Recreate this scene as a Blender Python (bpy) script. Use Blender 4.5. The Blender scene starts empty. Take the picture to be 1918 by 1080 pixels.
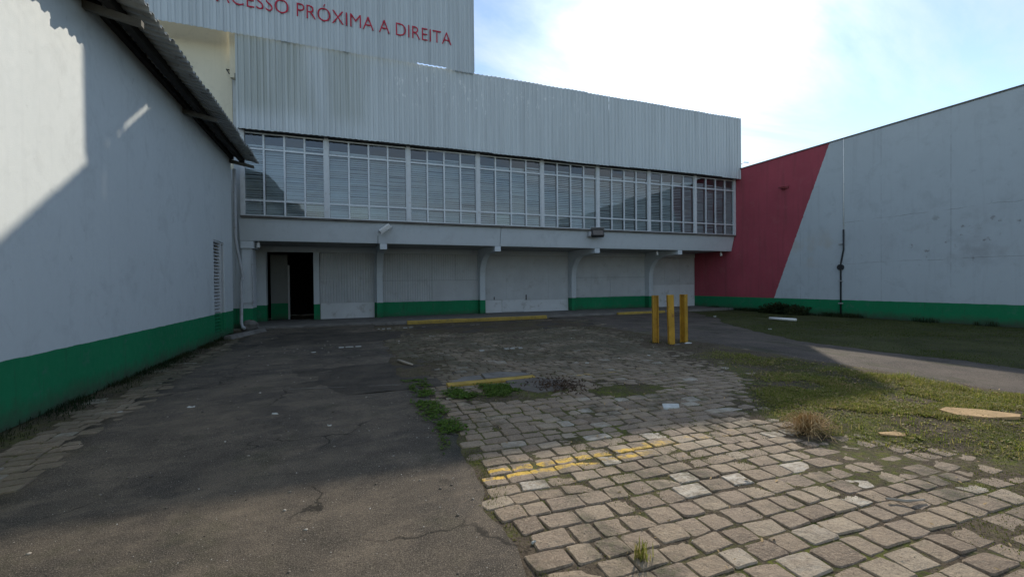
import bpy, math, random
import numpy as np
from mathutils import Vector, Matrix, noise as mnoise

random.seed(7)
rng = np.random.default_rng(7)
SC = bpy.context.scene
COL = SC.collection
R = math.radians

# ------------------------------------------------------------------ camera
YAW, PITCH, ROLL = R(20.97), R(-0.64), R(-0.61)
cam_d = bpy.data.cameras.new('camera')
cam = bpy.data.objects.new('camera', cam_d)
COL.objects.link(cam)
fw = Vector((math.sin(YAW)*math.cos(PITCH), math.cos(YAW)*math.cos(PITCH), math.sin(PITCH)))
rt = Vector((math.cos(YAW), -math.sin(YAW), 0))
up = rt.cross(fw)
rt2 = rt*math.cos(ROLL)+up*math.sin(ROLL)
up2 = -rt*math.sin(ROLL)+up*math.cos(ROLL)
M = Matrix((rt2, up2, -fw)).transposed().to_4x4()
M.translation = Vector((0, 0, 1.6))
cam.matrix_world = M
cam_d.sensor_fit = 'HORIZONTAL'
cam_d.sensor_width = 36
cam_d.lens = 809.9/1918*36
cam_d.clip_start = 0.05
cam_d.clip_end = 2000
SC.camera = cam

# ------------------------------------------------------------------ sky and sun
SUN_AZ, SUN_EL = R(43.2), R(28.58)
SUN_DIR = Vector((math.sin(SUN_AZ)*math.cos(SUN_EL), math.cos(SUN_AZ)*math.cos(SUN_EL), math.sin(SUN_EL)))
SKY_STRENGTH = 0.13
world = bpy.data.worlds.new('World')
SC.world = world
world.use_nodes = True
wn, wl = world.node_tree.nodes, world.node_tree.links
wn.clear()


def wnode(t, **kw):
    n = wn.new(t)
    for k, v in kw.items():
        setattr(n, k, v)
    return n


def wmath(op, a, b=None, clamp=False):
    n = wnode('ShaderNodeMath', operation=op, use_clamp=clamp)
    for i, v in enumerate((a, b)):
        if v is None:
            continue
        if isinstance(v, (int, float)):
            n.inputs[i].default_value = v
        else:
            wl.new(v, n.inputs[i])
    return n.outputs[0]


sky = wnode('ShaderNodeTexSky', sky_type='NISHITA', sun_disc=False)
sky.sun_elevation = SUN_EL
sky.sun_rotation = SUN_AZ
sky.air_density = 1.0
sky.dust_density = 0.05
sky.ozone_density = 1.3
tc = wnode('ShaderNodeTexCoord')
nrm = wnode('ShaderNodeVectorMath', operation='NORMALIZE')
wl.new(tc.outputs['Generated'], nrm.inputs[0])
sep = wnode('ShaderNodeSeparateXYZ')
wl.new(nrm.outputs[0], sep.inputs[0])
zc = wmath('MAXIMUM', wmath('ADD', sep.outputs[2], 0.12), 0.05)
cmb = wnode('ShaderNodeCombineXYZ')
wl.new(wmath('DIVIDE', sep.outputs[0], zc), cmb.inputs[0])
wl.new(wmath('DIVIDE', sep.outputs[1], zc), cmb.inputs[1])
mp = wnode('ShaderNodeMapping')
mp.inputs['Rotation'].default_value = (0, 0, R(25))
mp.inputs['Scale'].default_value = (0.55, 1.25, 1)
wl.new(cmb.outputs[0], mp.inputs[0])
n1 = wnode('ShaderNodeTexNoise')
n1.inputs['Scale'].default_value = 1.1
n1.inputs['Detail'].default_value = 9
n1.inputs['Roughness'].default_value = 0.62
n1.inputs['Distortion'].default_value = 0.5
wl.new(mp.outputs[0], n1.inputs['Vector'])
mr = wnode('ShaderNodeMapRange')
mr.inputs[1].default_value = 0.42
mr.inputs[2].default_value = 0.64
wl.new(n1.outputs[0], mr.inputs[0])
dot = wnode('ShaderNodeVectorMath', operation='DOT_PRODUCT')
wl.new(nrm.outputs[0], dot.inputs[0])
dot.inputs[1].default_value = SUN_DIR
dp = wmath('MAXIMUM', dot.outputs['Value'], 0.0)
# thin cloud veil: forward scattering makes it brighter towards the sun
phase = wmath('ADD', wmath('MULTIPLY', wmath('POWER', dp, 6.0), 2.6),
              wmath('ADD', wmath('MULTIPLY', wmath('POWER', dp, 60.0), 14.0), 3.9))
veil = wmath('ADD', wmath('MULTIPLY', mr.outputs[0], 0.74), 0.12, clamp=True)
ccol = wnode('ShaderNodeMix', data_type='RGBA', blend_type='MULTIPLY')
ccol.inputs[0].default_value = 1
ccol.inputs[6].default_value = (0.80, 0.90, 1.0, 1)
wl.new(phase, ccol.inputs[7])
mixs = wnode('ShaderNodeMix', data_type='RGBA')
wl.new(veil, mixs.inputs[0])
wl.new(sky.outputs[0], mixs.inputs[6])
wl.new(ccol.outputs[2], mixs.inputs[7])
bg = wnode('ShaderNodeBackground')
bg.inputs[1].default_value = SKY_STRENGTH
wl.new(mixs.outputs[2], bg.inputs[0])
wo = wnode('ShaderNodeOutputWorld')
wl.new(bg.outputs[0], wo.inputs[0])

sun_d = bpy.data.lights.new('sun', 'SUN')
sun_d.energy = 2.7
sun_d.angle = R(0.55)
sun_d.color = (1.0, 0.90, 0.75)
sun = bpy.data.objects.new('sun', sun_d)
sun.rotation_euler = (-SUN_DIR).to_track_quat('-Z', 'Y').to_euler()
sun.location = (20, 20, 30)
COL.objects.link(sun)

SC.view_settings.view_transform = 'Standard'
SC.view_settings.look = 'None'
SC.view_settings.gamma = 1
SC.view_settings.use_curve_mapping = False
SC.view_settings.exposure = 0.62
SC.cycles.max_bounces = 8
SC.cycles.transparent_max_bounces = 12


# ------------------------------------------------------------------ helpers
class MB:
    """collects shapes for ONE mesh, in world coordinates"""
    def __init__(s):
        s.v, s.f = [], []

    def quad(s, *p):
        b = len(s.v)
        s.v += [tuple(q) for q in p]
        s.f.append(tuple(range(b, b+len(p))))
        return s

    def box(s, x0, x1, y0, y1, z0, z1):
        b = len(s.v)
        s.v += [(x0, y0, z0), (x1, y0, z0), (x1, y1, z0), (x0, y1, z0),
                (x0, y0, z1), (x1, y0, z1), (x1, y1, z1), (x0, y1, z1)]
        for q in ((0, 3, 2, 1), (4, 5, 6, 7), (0, 1, 5, 4), (1, 2, 6, 5), (2, 3, 7, 6), (3, 0, 4, 7)):
            s.f.append(tuple(b+i for i in q))
        return s

    def prism(s, poly, a, b, axis='x'):
        """poly: 2-D outline; axis x: (y,z), axis y: (x,z), axis z: (x,y)"""
        n, o = len(poly), len(s.v)
        for t in (a, b):
            for p, q in poly:
                s.v.append({'x': (t, p, q), 'y': (p, t, q), 'z': (p, q, t)}[axis])
        s.f.append(tuple(o+i for i in range(n)))
        s.f.append(tuple(o+n+i for i in reversed(range(n))))
        for i in range(n):
            j = (i+1) % n
            s.f.append((o+i, o+n+i, o+n+j, o+j))
        return s

    def tube(s, pts, r, n=8):
        pts = [Vector(p) for p in pts]
        rs = r if isinstance(r, (list, tuple)) else [r]*len(pts)
        o = len(s.v)
        for i, p in enumerate(pts):
            d = (pts[min(i+1, len(pts)-1)]-pts[max(i-1, 0)]).normalized()
            ref = Vector((0, 0, 1)) if abs(d.z) < 0.9 else Vector((1, 0, 0))
            a = d.cross(ref).normalized()
            b = d.cross(a)
            for k in range(n):
                t = 2*math.pi*k/n
                s.v.append(tuple(p+(a*math.cos(t)+b*math.sin(t))*rs[i]))
        for i in range(len(pts)-1):
            for k in range(n):
                k2 = (k+1) % n
                s.f.append((o+i*n+k, o+i*n+k2, o+(i+1)*n+k2, o+(i+1)*n+k))
        s.f.append(tuple(o+k for k in reversed(range(n))))
        s.f.append(tuple(o+(len(pts)-1)*n+k for k in range(n)))
        return s

    def obox(s, c, ax, ay, az, hx, hy, hz):
        """oriented box: centre, three unit axes, half sizes"""
        c, ax, ay, az = Vector(c), Vector(ax).normalized(), Vector(ay).normalized(), Vector(az).normalized()
        b = len(s.v)
        for z in (-1, 1):
            for x, y in ((-1, -1), (1, -1), (1, 1), (-1, 1)):
                s.v.append(tuple(c+ax*hx*x+ay*hy*y+az*hz*z))
        for q in ((0, 3, 2, 1), (4, 5, 6, 7), (0, 1, 5, 4), (1, 2, 6, 5), (2, 3, 7, 6), (3, 0, 4, 7)):
            s.f.append(tuple(b+i for i in q))
        return s

    def build(s, name, mat, parent=None, smooth=False, bevel=0.0):
        o0 = ORIGIN.get(parent, Vector((0, 0, 0))) if parent else Vector((0, 0, 0))
        me = bpy.data.meshes.new(name)
        if not parent:
            xs = np.array(s.v)
            o0 = Vector((float((xs[:, 0].min()+xs[:, 0].max())/2), float((xs[:, 1].min()+xs[:, 1].max())/2), float(xs[:, 2].min())))
        me.from_pydata([(v[0]-o0.x, v[1]-o0.y, v[2]-o0.z) for v in s.v], [], s.f)
        if smooth:
            me.polygons.foreach_set('use_smooth', [True]*len(me.polygons))
        me.materials.append(mat)
        me.update()
        o = bpy.data.objects.new(name, me)
        COL.objects.link(o)
        if parent:
            o.parent = parent
            ORIGIN[o] = o0
        else:
            o.location = o0
            ORIGIN[o] = o0
        if bevel:
            m = o.modifiers.new('edge', 'BEVEL')
            m.width = bevel
            m.segments = 1
            m.limit_method = 'ANGLE'
            m.angle_limit = R(50)
        return o


ORIGIN = {}


def props(o, label=None, cat=None, group=None, kind=None):
    if label: o['label'] = label
    if cat: o['category'] = cat
    if group: o['group'] = group
    if kind: o['kind'] = kind
    return o


def thing(name, loc, label, cat, group=None):
    o = bpy.data.objects.new(name, None)
    o.empty_display_size = 0.2
    o.location = loc
    COL.objects.link(o)
    ORIGIN[o] = Vector(loc)
    return props(o, label, cat, group)


def np_mesh(name, verts, faces, mat, parent=None, smooth=False):
    """verts (n,3), faces (m,k) arrays"""
    me = bpy.data.meshes.new(name)
    n, k = faces.shape
    me.vertices.add(len(verts))
    me.vertices.foreach_set('co', np.ascontiguousarray(verts, dtype=np.float32).ravel())
    me.loops.add(n*k)
    me.loops.foreach_set('vertex_index', np.ascontiguousarray(faces, dtype=np.int32).ravel())
    me.polygons.add(n)
    me.polygons.foreach_set('loop_start', np.arange(0, n*k, k, dtype=np.int32))
    if smooth:
        me.polygons.foreach_set('use_smooth', np.ones(n, dtype=bool))
    me.update(calc_edges=True)
    me.materials.append(mat)
    o = bpy.data.objects.new(name, me)
    COL.objects.link(o)
    if parent:
        o.parent = parent
        o.location = -ORIGIN.get(parent, Vector((0, 0, 0)))
    return o


_tabs = {}


def vn(x, y, scale, seed=0):
    """smooth value noise 0..1, vectorised"""
    if seed not in _tabs:
        _tabs[seed] = np.random.default_rng(1000+seed).random((128, 128))
    T = _tabs[seed]
    x = np.asarray(x, float)*scale+31.7
    y = np.asarray(y, float)*scale+17.3
    xi, yi = np.floor(x).astype(int), np.floor(y).astype(int)
    fx, fy = x-xi, y-yi
    fx = fx*fx*(3-2*fx)
    fy = fy*fy*(3-2*fy)
    g = lambda a, b: T[a % 128, b % 128]
    return (g(xi, yi)*(1-fx)+g(xi+1, yi)*fx)*(1-fy)+(g(xi, yi+1)*(1-fx)+g(xi+1, yi+1)*fx)*fy


def fbm(x, y, scale, seed=0, oct=4):
    t, a, s = 0, 0.5, 0
    for i in range(oct):
        t = t+a*vn(x, y, scale*2**i, seed+i)
        s += a
        a *= 0.5
    return t/s


# ------------------------------------------------------------------ materials
GAIN = 1.27      # paints were matched by eye a little too dark; lift all base colours alike


class Mat:
    def __init__(s, name, rough=0.8, spec=0.3, metal=0.0):
        s.m = bpy.data.materials.new(name)
        s.m.use_nodes = True
        s.n, s.l = s.m.node_tree.nodes, s.m.node_tree.links
        s.b = s.n['Principled BSDF']
        s.b.inputs['Roughness'].default_value = rough
        s.b.inputs['Metallic'].default_value = metal
        s.b.inputs['Specular IOR Level'].default_value = spec
        s.geo = s.n.new('ShaderNodeNewGeometry')
        s._sep = None

    @property
    def pos(s):
        return s.geo.outputs['Position']

    def xyz(s, i):
        if not s._sep:
            s._sep = s.n.new('ShaderNodeSeparateXYZ')
            s.l.new(s.pos, s._sep.inputs[0])
        return s._sep.outputs[i]

    def put(s, sock, v):
        if isinstance(v, (int, float)):
            sock.default_value = v
        elif isinstance(v, tuple):
            sock.default_value = v if len(v) == 4 or len(sock.default_value) == 3 else (*v, 1)
        else:
            s.l.new(v, sock)

    def math(s, op, a, b=0.0, clamp=False):
        n = s.n.new('ShaderNodeMath')
        n.operation, n.use_clamp = op, clamp
        s.put(n.inputs[0], a)
        s.put(n.inputs[1], b)
        return n.outputs[0]

    def noise(s, scale, detail=4, rough=0.55, stretch=None, dist=0.0, off=(0, 0, 0)):
        mp = s.n.new('ShaderNodeMapping')
        s.l.new(s.pos, mp.inputs[0])
        mp.inputs['Scale'].default_value = stretch or (1, 1, 1)
        mp.inputs['Location'].default_value = off
        n = s.n.new('ShaderNodeTexNoise')
        s.l.new(mp.outputs[0], n.inputs['Vector'])
        n.inputs['Scale'].default_value = scale
        n.inputs['Detail'].default_value = detail
        n.inputs['Roughness'].default_value = rough
        n.inputs['Distortion'].default_value = dist
        return n.outputs[0]

    def voro(s, scale, feature='F1', out='Distance', stretch=None):
        n = s.n.new('ShaderNodeTexVoronoi')
        n.feature = feature
        mp = s.n.new('ShaderNodeMapping')
        s.l.new(s.pos, mp.inputs[0])
        mp.inputs['Scale'].default_value = stretch or (1, 1, 1)
        s.l.new(mp.outputs[0], n.inputs['Vector'])
        n.inputs['Scale'].default_value = scale
        return n.outputs[out]

    def rng(s, v, a, b, c=0.0, d=1.0, smooth=False):
        n = s.n.new('ShaderNodeMapRange')
        if smooth:
            n.interpolation_type = 'SMOOTHSTEP'
        s.put(n.inputs[0], v)
        for i, x in enumerate((a, b, c, d)):
            n.inputs[i+1].default_value = x
        return n.outputs[0]

    def mix(s, f, a, b, blend='MIX'):
        n = s.n.new('ShaderNodeMix')
        n.data_type, n.blend_type = 'RGBA', blend
        s.put(n.inputs[0], f)
        s.put(n.inputs[6], a)
        s.put(n.inputs[7], b)
        return n.outputs[2]

    def ramp(s, v, stops):
        n = s.n.new('ShaderNodeValToRGB')
        s.l.new(v, n.inputs[0])
        e = n.color_ramp.elements
        while len(e) < len(stops):
            e.new(0.5)
        for el, (p, c) in zip(e, stops):
            el.position, el.color = p, (*c, 1)
        return n.outputs[0]

    def grey(s, v):
        return s.ramp(v, [(0, (0, 0, 0)), (1, (1, 1, 1))])

    def color(s, c):
        if isinstance(c, tuple):
            s.put(s.b.inputs['Base Color'], tuple(x*GAIN for x in c))
        else:
            s.l.new(s.gain(c), s.b.inputs['Base Color'])
        return s

    def gain(s, c):
        n = s.n.new('ShaderNodeVectorMath')
        n.operation = 'SCALE'
        s.l.new(c, n.inputs[0])
        n.inputs['Scale'].default_value = GAIN
        return n.outputs[0]

    def rough(s, v):
        s.put(s.b.inputs['Roughness'], v)
        return s

    def bump(s, h, strength=0.4, dist=0.01):
        n = s.n.new('ShaderNodeBump')
        n.inputs['Strength'].default_value = strength
        n.inputs['Distance'].default_value = dist
        s.l.new(h, n.inputs['Height'])
        s.l.new(n.outputs[0], s.b.inputs['Normal'])
        return s


WHITE = (0.50, 0.52, 0.52)
GREEN = (0.010, 0.175, 0.072)
RED = (0.32, 0.062, 0.082)


def plaster(name, base=WHITE, dado=GREEN, zd=0.78, red=False, stains=0.5, streak=0.0):
    m = Mat(name, 0.72, 0.25)
    big = m.noise(0.55, 5, 0.6)
    fine = m.noise(9, 4, 0.6)
    c = m.mix(m.rng(big, 0.35, 0.7, 0, stains), base, tuple(x*0.86 for x in base))
    c = m.mix(m.rng(fine, 0.3, 0.75, 0, 0.35), c, tuple(x*0.9 for x in base))
    blot = m.noise(1.5, 7, 0.72, off=(2, 7, 3), dist=0.5)
    c = m.mix(m.rng(blot, 0.52, 0.68, 0, 0.5), c, tuple(x*0.74 for x in base))
    c = m.mix(m.rng(m.noise(2.6, 8, 0.75, off=(1, 1, 9)), 0.63, 0.68, 0, 0.5), c, tuple(x*0.66 for x in base))
    drip = m.noise(1.0, 4, 0.6, stretch=(6, 6, 0.35))
    c = m.mix(m.rng(drip, 0.56, 0.78, 0, 0.28+streak), c, tuple(x*0.72 for x in base))
    if red:
        # diagonal edge of the red paint
        e = m.math('SUBTRACT', m.xyz(1), m.math('MULTIPLY_ADD', m.xyz(2), -0.389))
        nn = m.n.new('ShaderNodeMath')
        nn.operation = 'MULTIPLY_ADD'
        m.put(nn.inputs[0], m.xyz(2)); nn.inputs[1].default_value = 0.389; m.put(nn.inputs[2], m.xyz(1))
        k = m.rng(m.math('ADD', nn.outputs[0], m.math('MULTIPLY', m.noise(7, 5), 0.08)), 16.30, 16.325)
        # weathering on the pale part: peeled spots, patched band and hairline cracks
        peel = m.rng(m.noise(2.2, 6, 0.68, off=(3, 1, 4)), 0.60, 0.66)
        zone = m.math('MULTIPLY', m.rng(m.xyz(2), 1.9, 2.5, smooth=True), m.rng(m.xyz(2), 4.4, 3.3, smooth=True))
        zone = m.math('MULTIPLY', zone, m.rng(m.xyz(1), 12.0, 9.5, smooth=True))
        c = m.mix(m.math('MULTIPLY', m.math('MULTIPLY', peel, zone), 0.8), c, (0.15, 0.13, 0.125))
        sm = m.rng(m.noise(1.1, 5, 0.65, off=(8, 2, 4)), 0.5, 0.68)
        c = m.mix(m.math('MULTIPLY', m.math('MULTIPLY', sm, zone), 0.45), c, (0.22, 0.21, 0.215))
        band = m.rng(m.noise(0.9, 4, 0.6, off=(0, 5, 2)), 0.47, 0.62)
        zb = m.math('MULTIPLY', m.rng(m.xyz(2), 2.0, 2.6, smooth=True), m.rng(m.xyz(2), 4.2, 3.2, smooth=True))
        zb = m.math('MULTIPLY', zb, m.rng(m.xyz(1), 12.2, 13.2, smooth=True))
        c = m.mix(m.math('MULTIPLY', m.math('MULTIPLY', band, zb), 0.55), c, (0.36, 0.34, 0.30))
        for zc_, y1, amp in ((2.32, 12.7, 0.22), (4.15, 12.7, 0.3)):
            wob = m.math('MULTIPLY_ADD', m.noise(0.8, 5, 0.7, off=(zc_, 0, 0)), amp)
            d = m.math('ABSOLUTE', m.math('SUBTRACT', m.math('ADD', m.xyz(2), m.math('MULTIPLY', m.noise(0.6, 5, 0.7, off=(zc_, 0, 0)), amp)), zc_+amp/2))
            ln = m.math('MULTIPLY', m.rng(d, 0.012, 0.004), m.rng(m.xyz(1), y1, y1-0.05))
            ln = m.math('MULTIPLY', ln, m.rng(m.noise(1.6, 3, off=(9, zc_, 1)), 0.38, 0.52))
            c = m.mix(m.math('MULTIPLY', ln, 0.6), c, (0.12, 0.12, 0.12))
        for yj in (11.2, 9.0, 14.6, 6.4):
            dj = m.math('ABSOLUTE', m.math('SUBTRACT', m.xyz(1), yj))
            lj = m.math('MULTIPLY', m.rng(dj, 0.014, 0.005), m.rng(m.noise(1.2, 4, 0.7, off=(yj, 3, 1)), 0.40, 0.55))
            c = m.mix(m.math('MULTIPLY', lj, 0.5), c, (0.15, 0.15, 0.16))
        rc = m.mix(m.rng(big, 0.3, 0.7), RED, tuple(x*0.8 for x in RED))
        rc = m.mix(m.rng(drip, 0.5, 0.75, 0, 0.6), rc, (0.17, 0.05, 0.055))
        rc = m.mix(m.rng(m.noise(1.7, 7, 0.72, off=(6, 1, 2)), 0.54, 0.68, 0, 0.5), rc, (0.30, 0.085, 0.095))
        c = m.mix(k, c, rc)
    if dado:
        edge = m.math('ADD', m.xyz(2), m.math('MULTIPLY', m.math('SUBTRACT', m.noise(3.5, 5), 0.5), 0.035))
        gd = m.mix(m.rng(big, 0.3, 0.7), dado, tuple(x*0.78 for x in dado))
        gd = m.mix(m.rng(m.noise(5, 6, 0.7), 0.58, 0.72, 0, 0.5), gd, (0.035, 0.12, 0.075))
        gd = m.mix(m.rng(m.noise(2.4, 8, 0.75, off=(4, 4, 4)), 0.56, 0.66, 0, 0.55), gd, (0.06, 0.135, 0.10))
        gd = m.mix(m.rng(m.noise(1.0, 5, 0.7, stretch=(7, 7, 0.8), off=(2, 0, 3)), 0.58, 0.72, 0, 0.5), gd, (0.025, 0.055, 0.035))
        c = m.mix(m.rng(edge, zd+0.003, zd-0.003), c, gd)
        # soil splashed up from the ground
        spl = m.math('ADD', m.xyz(2), m.math('MULTIPLY', m.noise(4, 6, 0.7), 0.5))
        c = m.mix(m.rng(spl, 0.56, 0.22, 0, 0.85), c, (0.05, 0.045, 0.035))
    m.color(c)
    m.bump(m.math('ADD', m.noise(60, 3), m.math('MULTIPLY', m.noise(1.7, 3), 2.0)), 0.25, 0.008)
    m.rough(m.rng(fine, 0.2, 0.8, 0.6, 0.85))
    return m.m


def clad_mat(name, base, algae=True, lx=None):
    m = Mat(name, 0.55, 0.4)
    st = m.noise(1.0, 6, 0.65, stretch=(3.2, 3.2, 0.16))
    st2 = m.noise(1.0, 3, 0.6, stretch=(14, 14, 0.12), off=(4, 0, 1))
    r = m.geo.outputs['Random Per Island']
    oi = m.n.new('ShaderNodeObjectInfo')
    c = m.mix(m.rng(oi.outputs['Random'], 0, 1, 0, 0.35), base, tuple(x*0.86 for x in base))
    c = m.mix(m.rng(st, 0.45, 0.75, 0, 0.5), c, tuple(x*0.62 for x in base))
    c = m.mix(m.rng(st2, 0.5, 0.8, 0, 0.45), c, tuple(x*0.66 for x in base))
    if algae:
        big = m.noise(0.6, 3, 0.5, stretch=(1.3, 1.3, 0.10), off=(0.2, 0, 0.4))
        za = m.math('MULTIPLY', m.rng(m.xyz(0), 2.0, -0.5, smooth=True), m.rng(m.xyz(2), 7.5, 8.4, smooth=True))
        av = m.math('MULTIPLY', m.math('MULTIPLY', m.rng(big, 0.36, 0.55), za), m.rng(st2, 0.3, 0.6, 0.4, 0.95))
        c = m.mix(m.math('MULTIPLY', av, 0.62), c, (0.20, 0.215, 0.17))
        # white flaking paint near the top
        fl = m.rng(m.noise(3.2, 7, 0.72, stretch=(2.2, 2.2, 0.9)), 0.58, 0.65)
        zf = m.math('MULTIPLY', m.rng(m.xyz(0), 1.0, 2.4, smooth=True), m.rng(m.xyz(0), 14.0, 7.0, smooth=True))
        zf = m.math('MULTIPLY', zf, m.rng(m.xyz(2), 8.2, 9.6, smooth=True))
        c = m.mix(m.math('MULTIPLY', m.math('MULTIPLY', fl, zf), 0.75), c, (0.62, 0.64, 0.64))
    m.color(c)
    m.bump(m.noise(25, 3), 0.12, 0.004)
    return m.m


def simple(name, col, rough=0.6, spec=0.35, metal=0.0, var=0.2, scale=6.0, grime=None, bump=0.15):
    m = Mat(name, rough, spec, metal)
    nz = m.noise(scale, 5, 0.6)
    c = m.mix(m.rng(nz, 0.3, 0.7, 0, 1), col, tuple(x*(1-var) for x in col))
    if grime:
        c = m.mix(m.rng(m.noise(scale*1.7, 6, 0.7, off=(5, 2, 8)), 0.56, 0.68, 0, 0.85), c, grime)
    m.color(c)
    if bump:
        m.bump(m.noise(scale*6, 4), bump, 0.006)
    return m.m


MT = {}
MT['left_plaster'] = plaster('left_plaster', base=(0.48, 0.51, 0.51), stains=0.35)
MT['plaster'] = plaster('facade_plaster', base=(0.47, 0.50, 0.515), stains=0.6)
MT['right_plaster'] = plaster('right_plaster', base=(0.40, 0.44, 0.46), red=True, zd=0.72, streak=0.15)
MT['bounce_warm'] = plaster('bounce_warm_plaster', base=(0.62, 0.58, 0.46), dado=None)  # yellow of the warm bounce light is put into this plaster's colour
MT['clad'] = clad_mat('cladding_paint', (0.44, 0.48, 0.50))
MT['tower'] = clad_mat('tower_paint', (0.42, 0.465, 0.49), algae=False)
MT['alu'] = simple('aluminium', (0.52, 0.55, 0.57), 0.45, 0.5, 0.1, 0.15, 9, (0.30, 0.30, 0.28))
MT['post'] = simple('window_post_paint', (0.50, 0.52, 0.53), 0.6, 0.3, 0, 0.12, 4, (0.36, 0.35, 0.33))
MT['dark_metal'] = simple('dark_metal', (0.035, 0.036, 0.038), 0.5, 0.4, 0.3, 0.3, 9)
MT['roof_metal'] = simple('weathered_roof_sheet', (0.32, 0.33, 0.32), 0.6, 0.3, 0.2, 0.35, 3, (0.07, 0.065, 0.055))
MT['rafter'] = simple('rafter_wood', (0.12, 0.115, 0.10), 0.8, 0.2, 0, 0.3, 6)
MT['purlin'] = simple('purlin_wood', (0.030, 0.028, 0.025), 0.85, 0.2, 0, 0.3, 5)
MT['interior'] = simple('interior_paint', (0.10, 0.10, 0.10), 0.9, 0.1, 0, 0.3, 1.2)
MT['shade_black'] = simple('shade_black', (0.012, 0.012, 0.012), 0.95, 0.05, 0, 0.3, 1.2)  # near-black, so the shade of unlit interiors is in the colour
MT['blind'] = simple('blind_slats', (0.52, 0.58, 0.61), 0.45, 0.4, 0, 0.2, 1.1, (0.46, 0.47, 0.46), 0)
MT['panel'] = simple('door_panel_paint', (0.43, 0.44, 0.44), 0.65, 0.3, 0, 0.14, 1.3, (0.33, 0.33, 0.32))
MT['kick'] = simple('door_kick_paint', (0.52, 0.53, 0.53), 0.6, 0.3, 0, 0.12, 1.6, (0.33, 0.32, 0.30))
MT['green_paint'] = simple('green_paint', GREEN, 0.65, 0.3, 0, 0.2, 1.2, (0.02, 0.10, 0.05))
MT['red_letter'] = simple('red_letter_paint', (0.42, 0.016, 0.045), 0.6, 0.3, 0, 0.3, 4, (0.33, 0.08, 0.11))
MT['yellow'] = simple('yellow_post_paint', (0.44, 0.25, 0.030), 0.6, 0.3, 0, 0.35, 4, (0.20, 0.085, 0.025), 0.4)
MT['yellow_kerb'] = simple('yellow_kerb_paint', (0.36, 0.25, 0.060), 0.8, 0.2, 0, 0.35, 5, (0.11, 0.095, 0.065), 0.6)
MT['concrete'] = simple('old_concrete', (0.17, 0.16, 0.145), 0.9, 0.2, 0, 0.4, 2.2, (0.07, 0.065, 0.055), 0.5)
MT['white'] = simple('white_plastic', (0.66, 0.66, 0.64), 0.5, 0.4, 0, 0.1, 9, (0.42, 0.41, 0.38))
MT['pipe'] = simple('grey_pipe', (0.36, 0.37, 0.38), 0.55, 0.35, 0, 0.2, 4, (0.22, 0.20, 0.18))
MT['lamp_glass'] = simple('lamp_front', (0.10, 0.085, 0.075), 0.3, 0.5, 0, 0.3, 12)
MT['board'] = simple('orange_board', (0.46, 0.31, 0.16), 0.85, 0.15, 0, 0.4, 7, (0.24, 0.17, 0.10), 0.5)
MT['straw'] = simple('dry_straw', (0.44, 0.31, 0.16), 0.9, 0.1, 0, 0.5, 20, None, 0)
MT['deadleaf'] = simple('dead_leaf', (0.085, 0.060, 0.045), 0.9, 0.1, 0, 0.5, 20, None, 0)
MT['stick'] = simple('dry_stick', (0.34, 0.30, 0.25), 0.9, 0.15, 0, 0.3, 15)
MT['litter'] = simple('litter_white', (0.50, 0.51, 0.49), 0.75, 0.2, 0, 0.35, 14, (0.26, 0.24, 0.20))


def blade_mat(name, cols, rough=0.6):
    m = Mat(name, rough, 0.25)
    r = m.geo.outputs['Random Per Island']
    c = m.ramp(r, [(i/(len(cols)-1), c) for i, c in enumerate(cols)])
    patch = m.noise(1.3, 3)
    c = m.mix(m.rng(patch, 0.4, 0.62, 0, 0.5), c, m.mix(0.5, c, (0.10, 0.085, 0.03)))
    m.color(c)
    tr = m.n.new('ShaderNodeBsdfTranslucent')
    m.l.new(m.gain(c), tr.inputs[0])
    mx = m.n.new('ShaderNodeMixShader')
    mx.inputs[0].default_value = 0.5
    m.l.new(m.b.outputs[0], mx.inputs[1])
    m.l.new(tr.outputs[0], mx.inputs[2])
    m.l.new(mx.outputs[0], m.n['Material Output'].inputs[0])
    return m.m


MT['grass'] = blade_mat('grass_blades', [(0.075, 0.105, 0.016), (0.15, 0.185, 0.028), (0.22, 0.235, 0.04), (0.27, 0.24, 0.075), (0.36, 0.29, 0.15)])
MT['lawn_blade'] = blade_mat('lawn_blades', [(0.030, 0.050, 0.012), (0.058, 0.090, 0.018), (0.090, 0.115, 0.026), (0.12, 0.11, 0.05)])
MT['weed'] = blade_mat('weed_leaves', [(0.045, 0.095, 0.016), (0.085, 0.155, 0.022), (0.13, 0.20, 0.034)])
MT['moss'] = blade_mat('moss', [(0.060, 0.080, 0.014), (0.090, 0.112, 0.018), (0.13, 0.14, 0.026)])
MT['bush'] = blade_mat('bush_leaves', [(0.008, 0.020, 0.007), (0.014, 0.030, 0.010), (0.022, 0.038, 0.012)])

# glass: a thin pane, mostly see-through, mirror-like at glancing angles
g = Mat('window_glass', 0.03, 0.5)
gl = g.n.new('ShaderNodeBsdfGlossy')
gl.inputs['Roughness'].default_value = 0.03
tr = g.n.new('ShaderNodeBsdfTransparent')
tr.inputs[0].default_value = (0.88, 0.92, 0.93, 1)
fr = g.n.new('ShaderNodeFresnel')
fr.inputs[0].default_value = 1.52
mx = g.n.new('ShaderNodeMixShader')
g.l.new(g.math('ADD', g.math('MULTIPLY', fr.outputs[0], 1.7), 0.06, True), mx.inputs[0])
g.l.new(tr.outputs[0], mx.inputs[1])
g.l.new(gl.outputs[0], mx.inputs[2])
g.l.new(mx.outputs[0], g.n['Material Output'].inputs[0])
bn = g.n.new('ShaderNodeBump')
bn.inputs['Strength'].default_value = 0.06
bn.inputs['Distance'].default_value = 0.02
g.l.new(g.noise(1.6, 2), bn.inputs['Height'])
g.l.new(bn.outputs[0], gl.inputs['Normal'])
MT['glass'] = g.m

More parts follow.
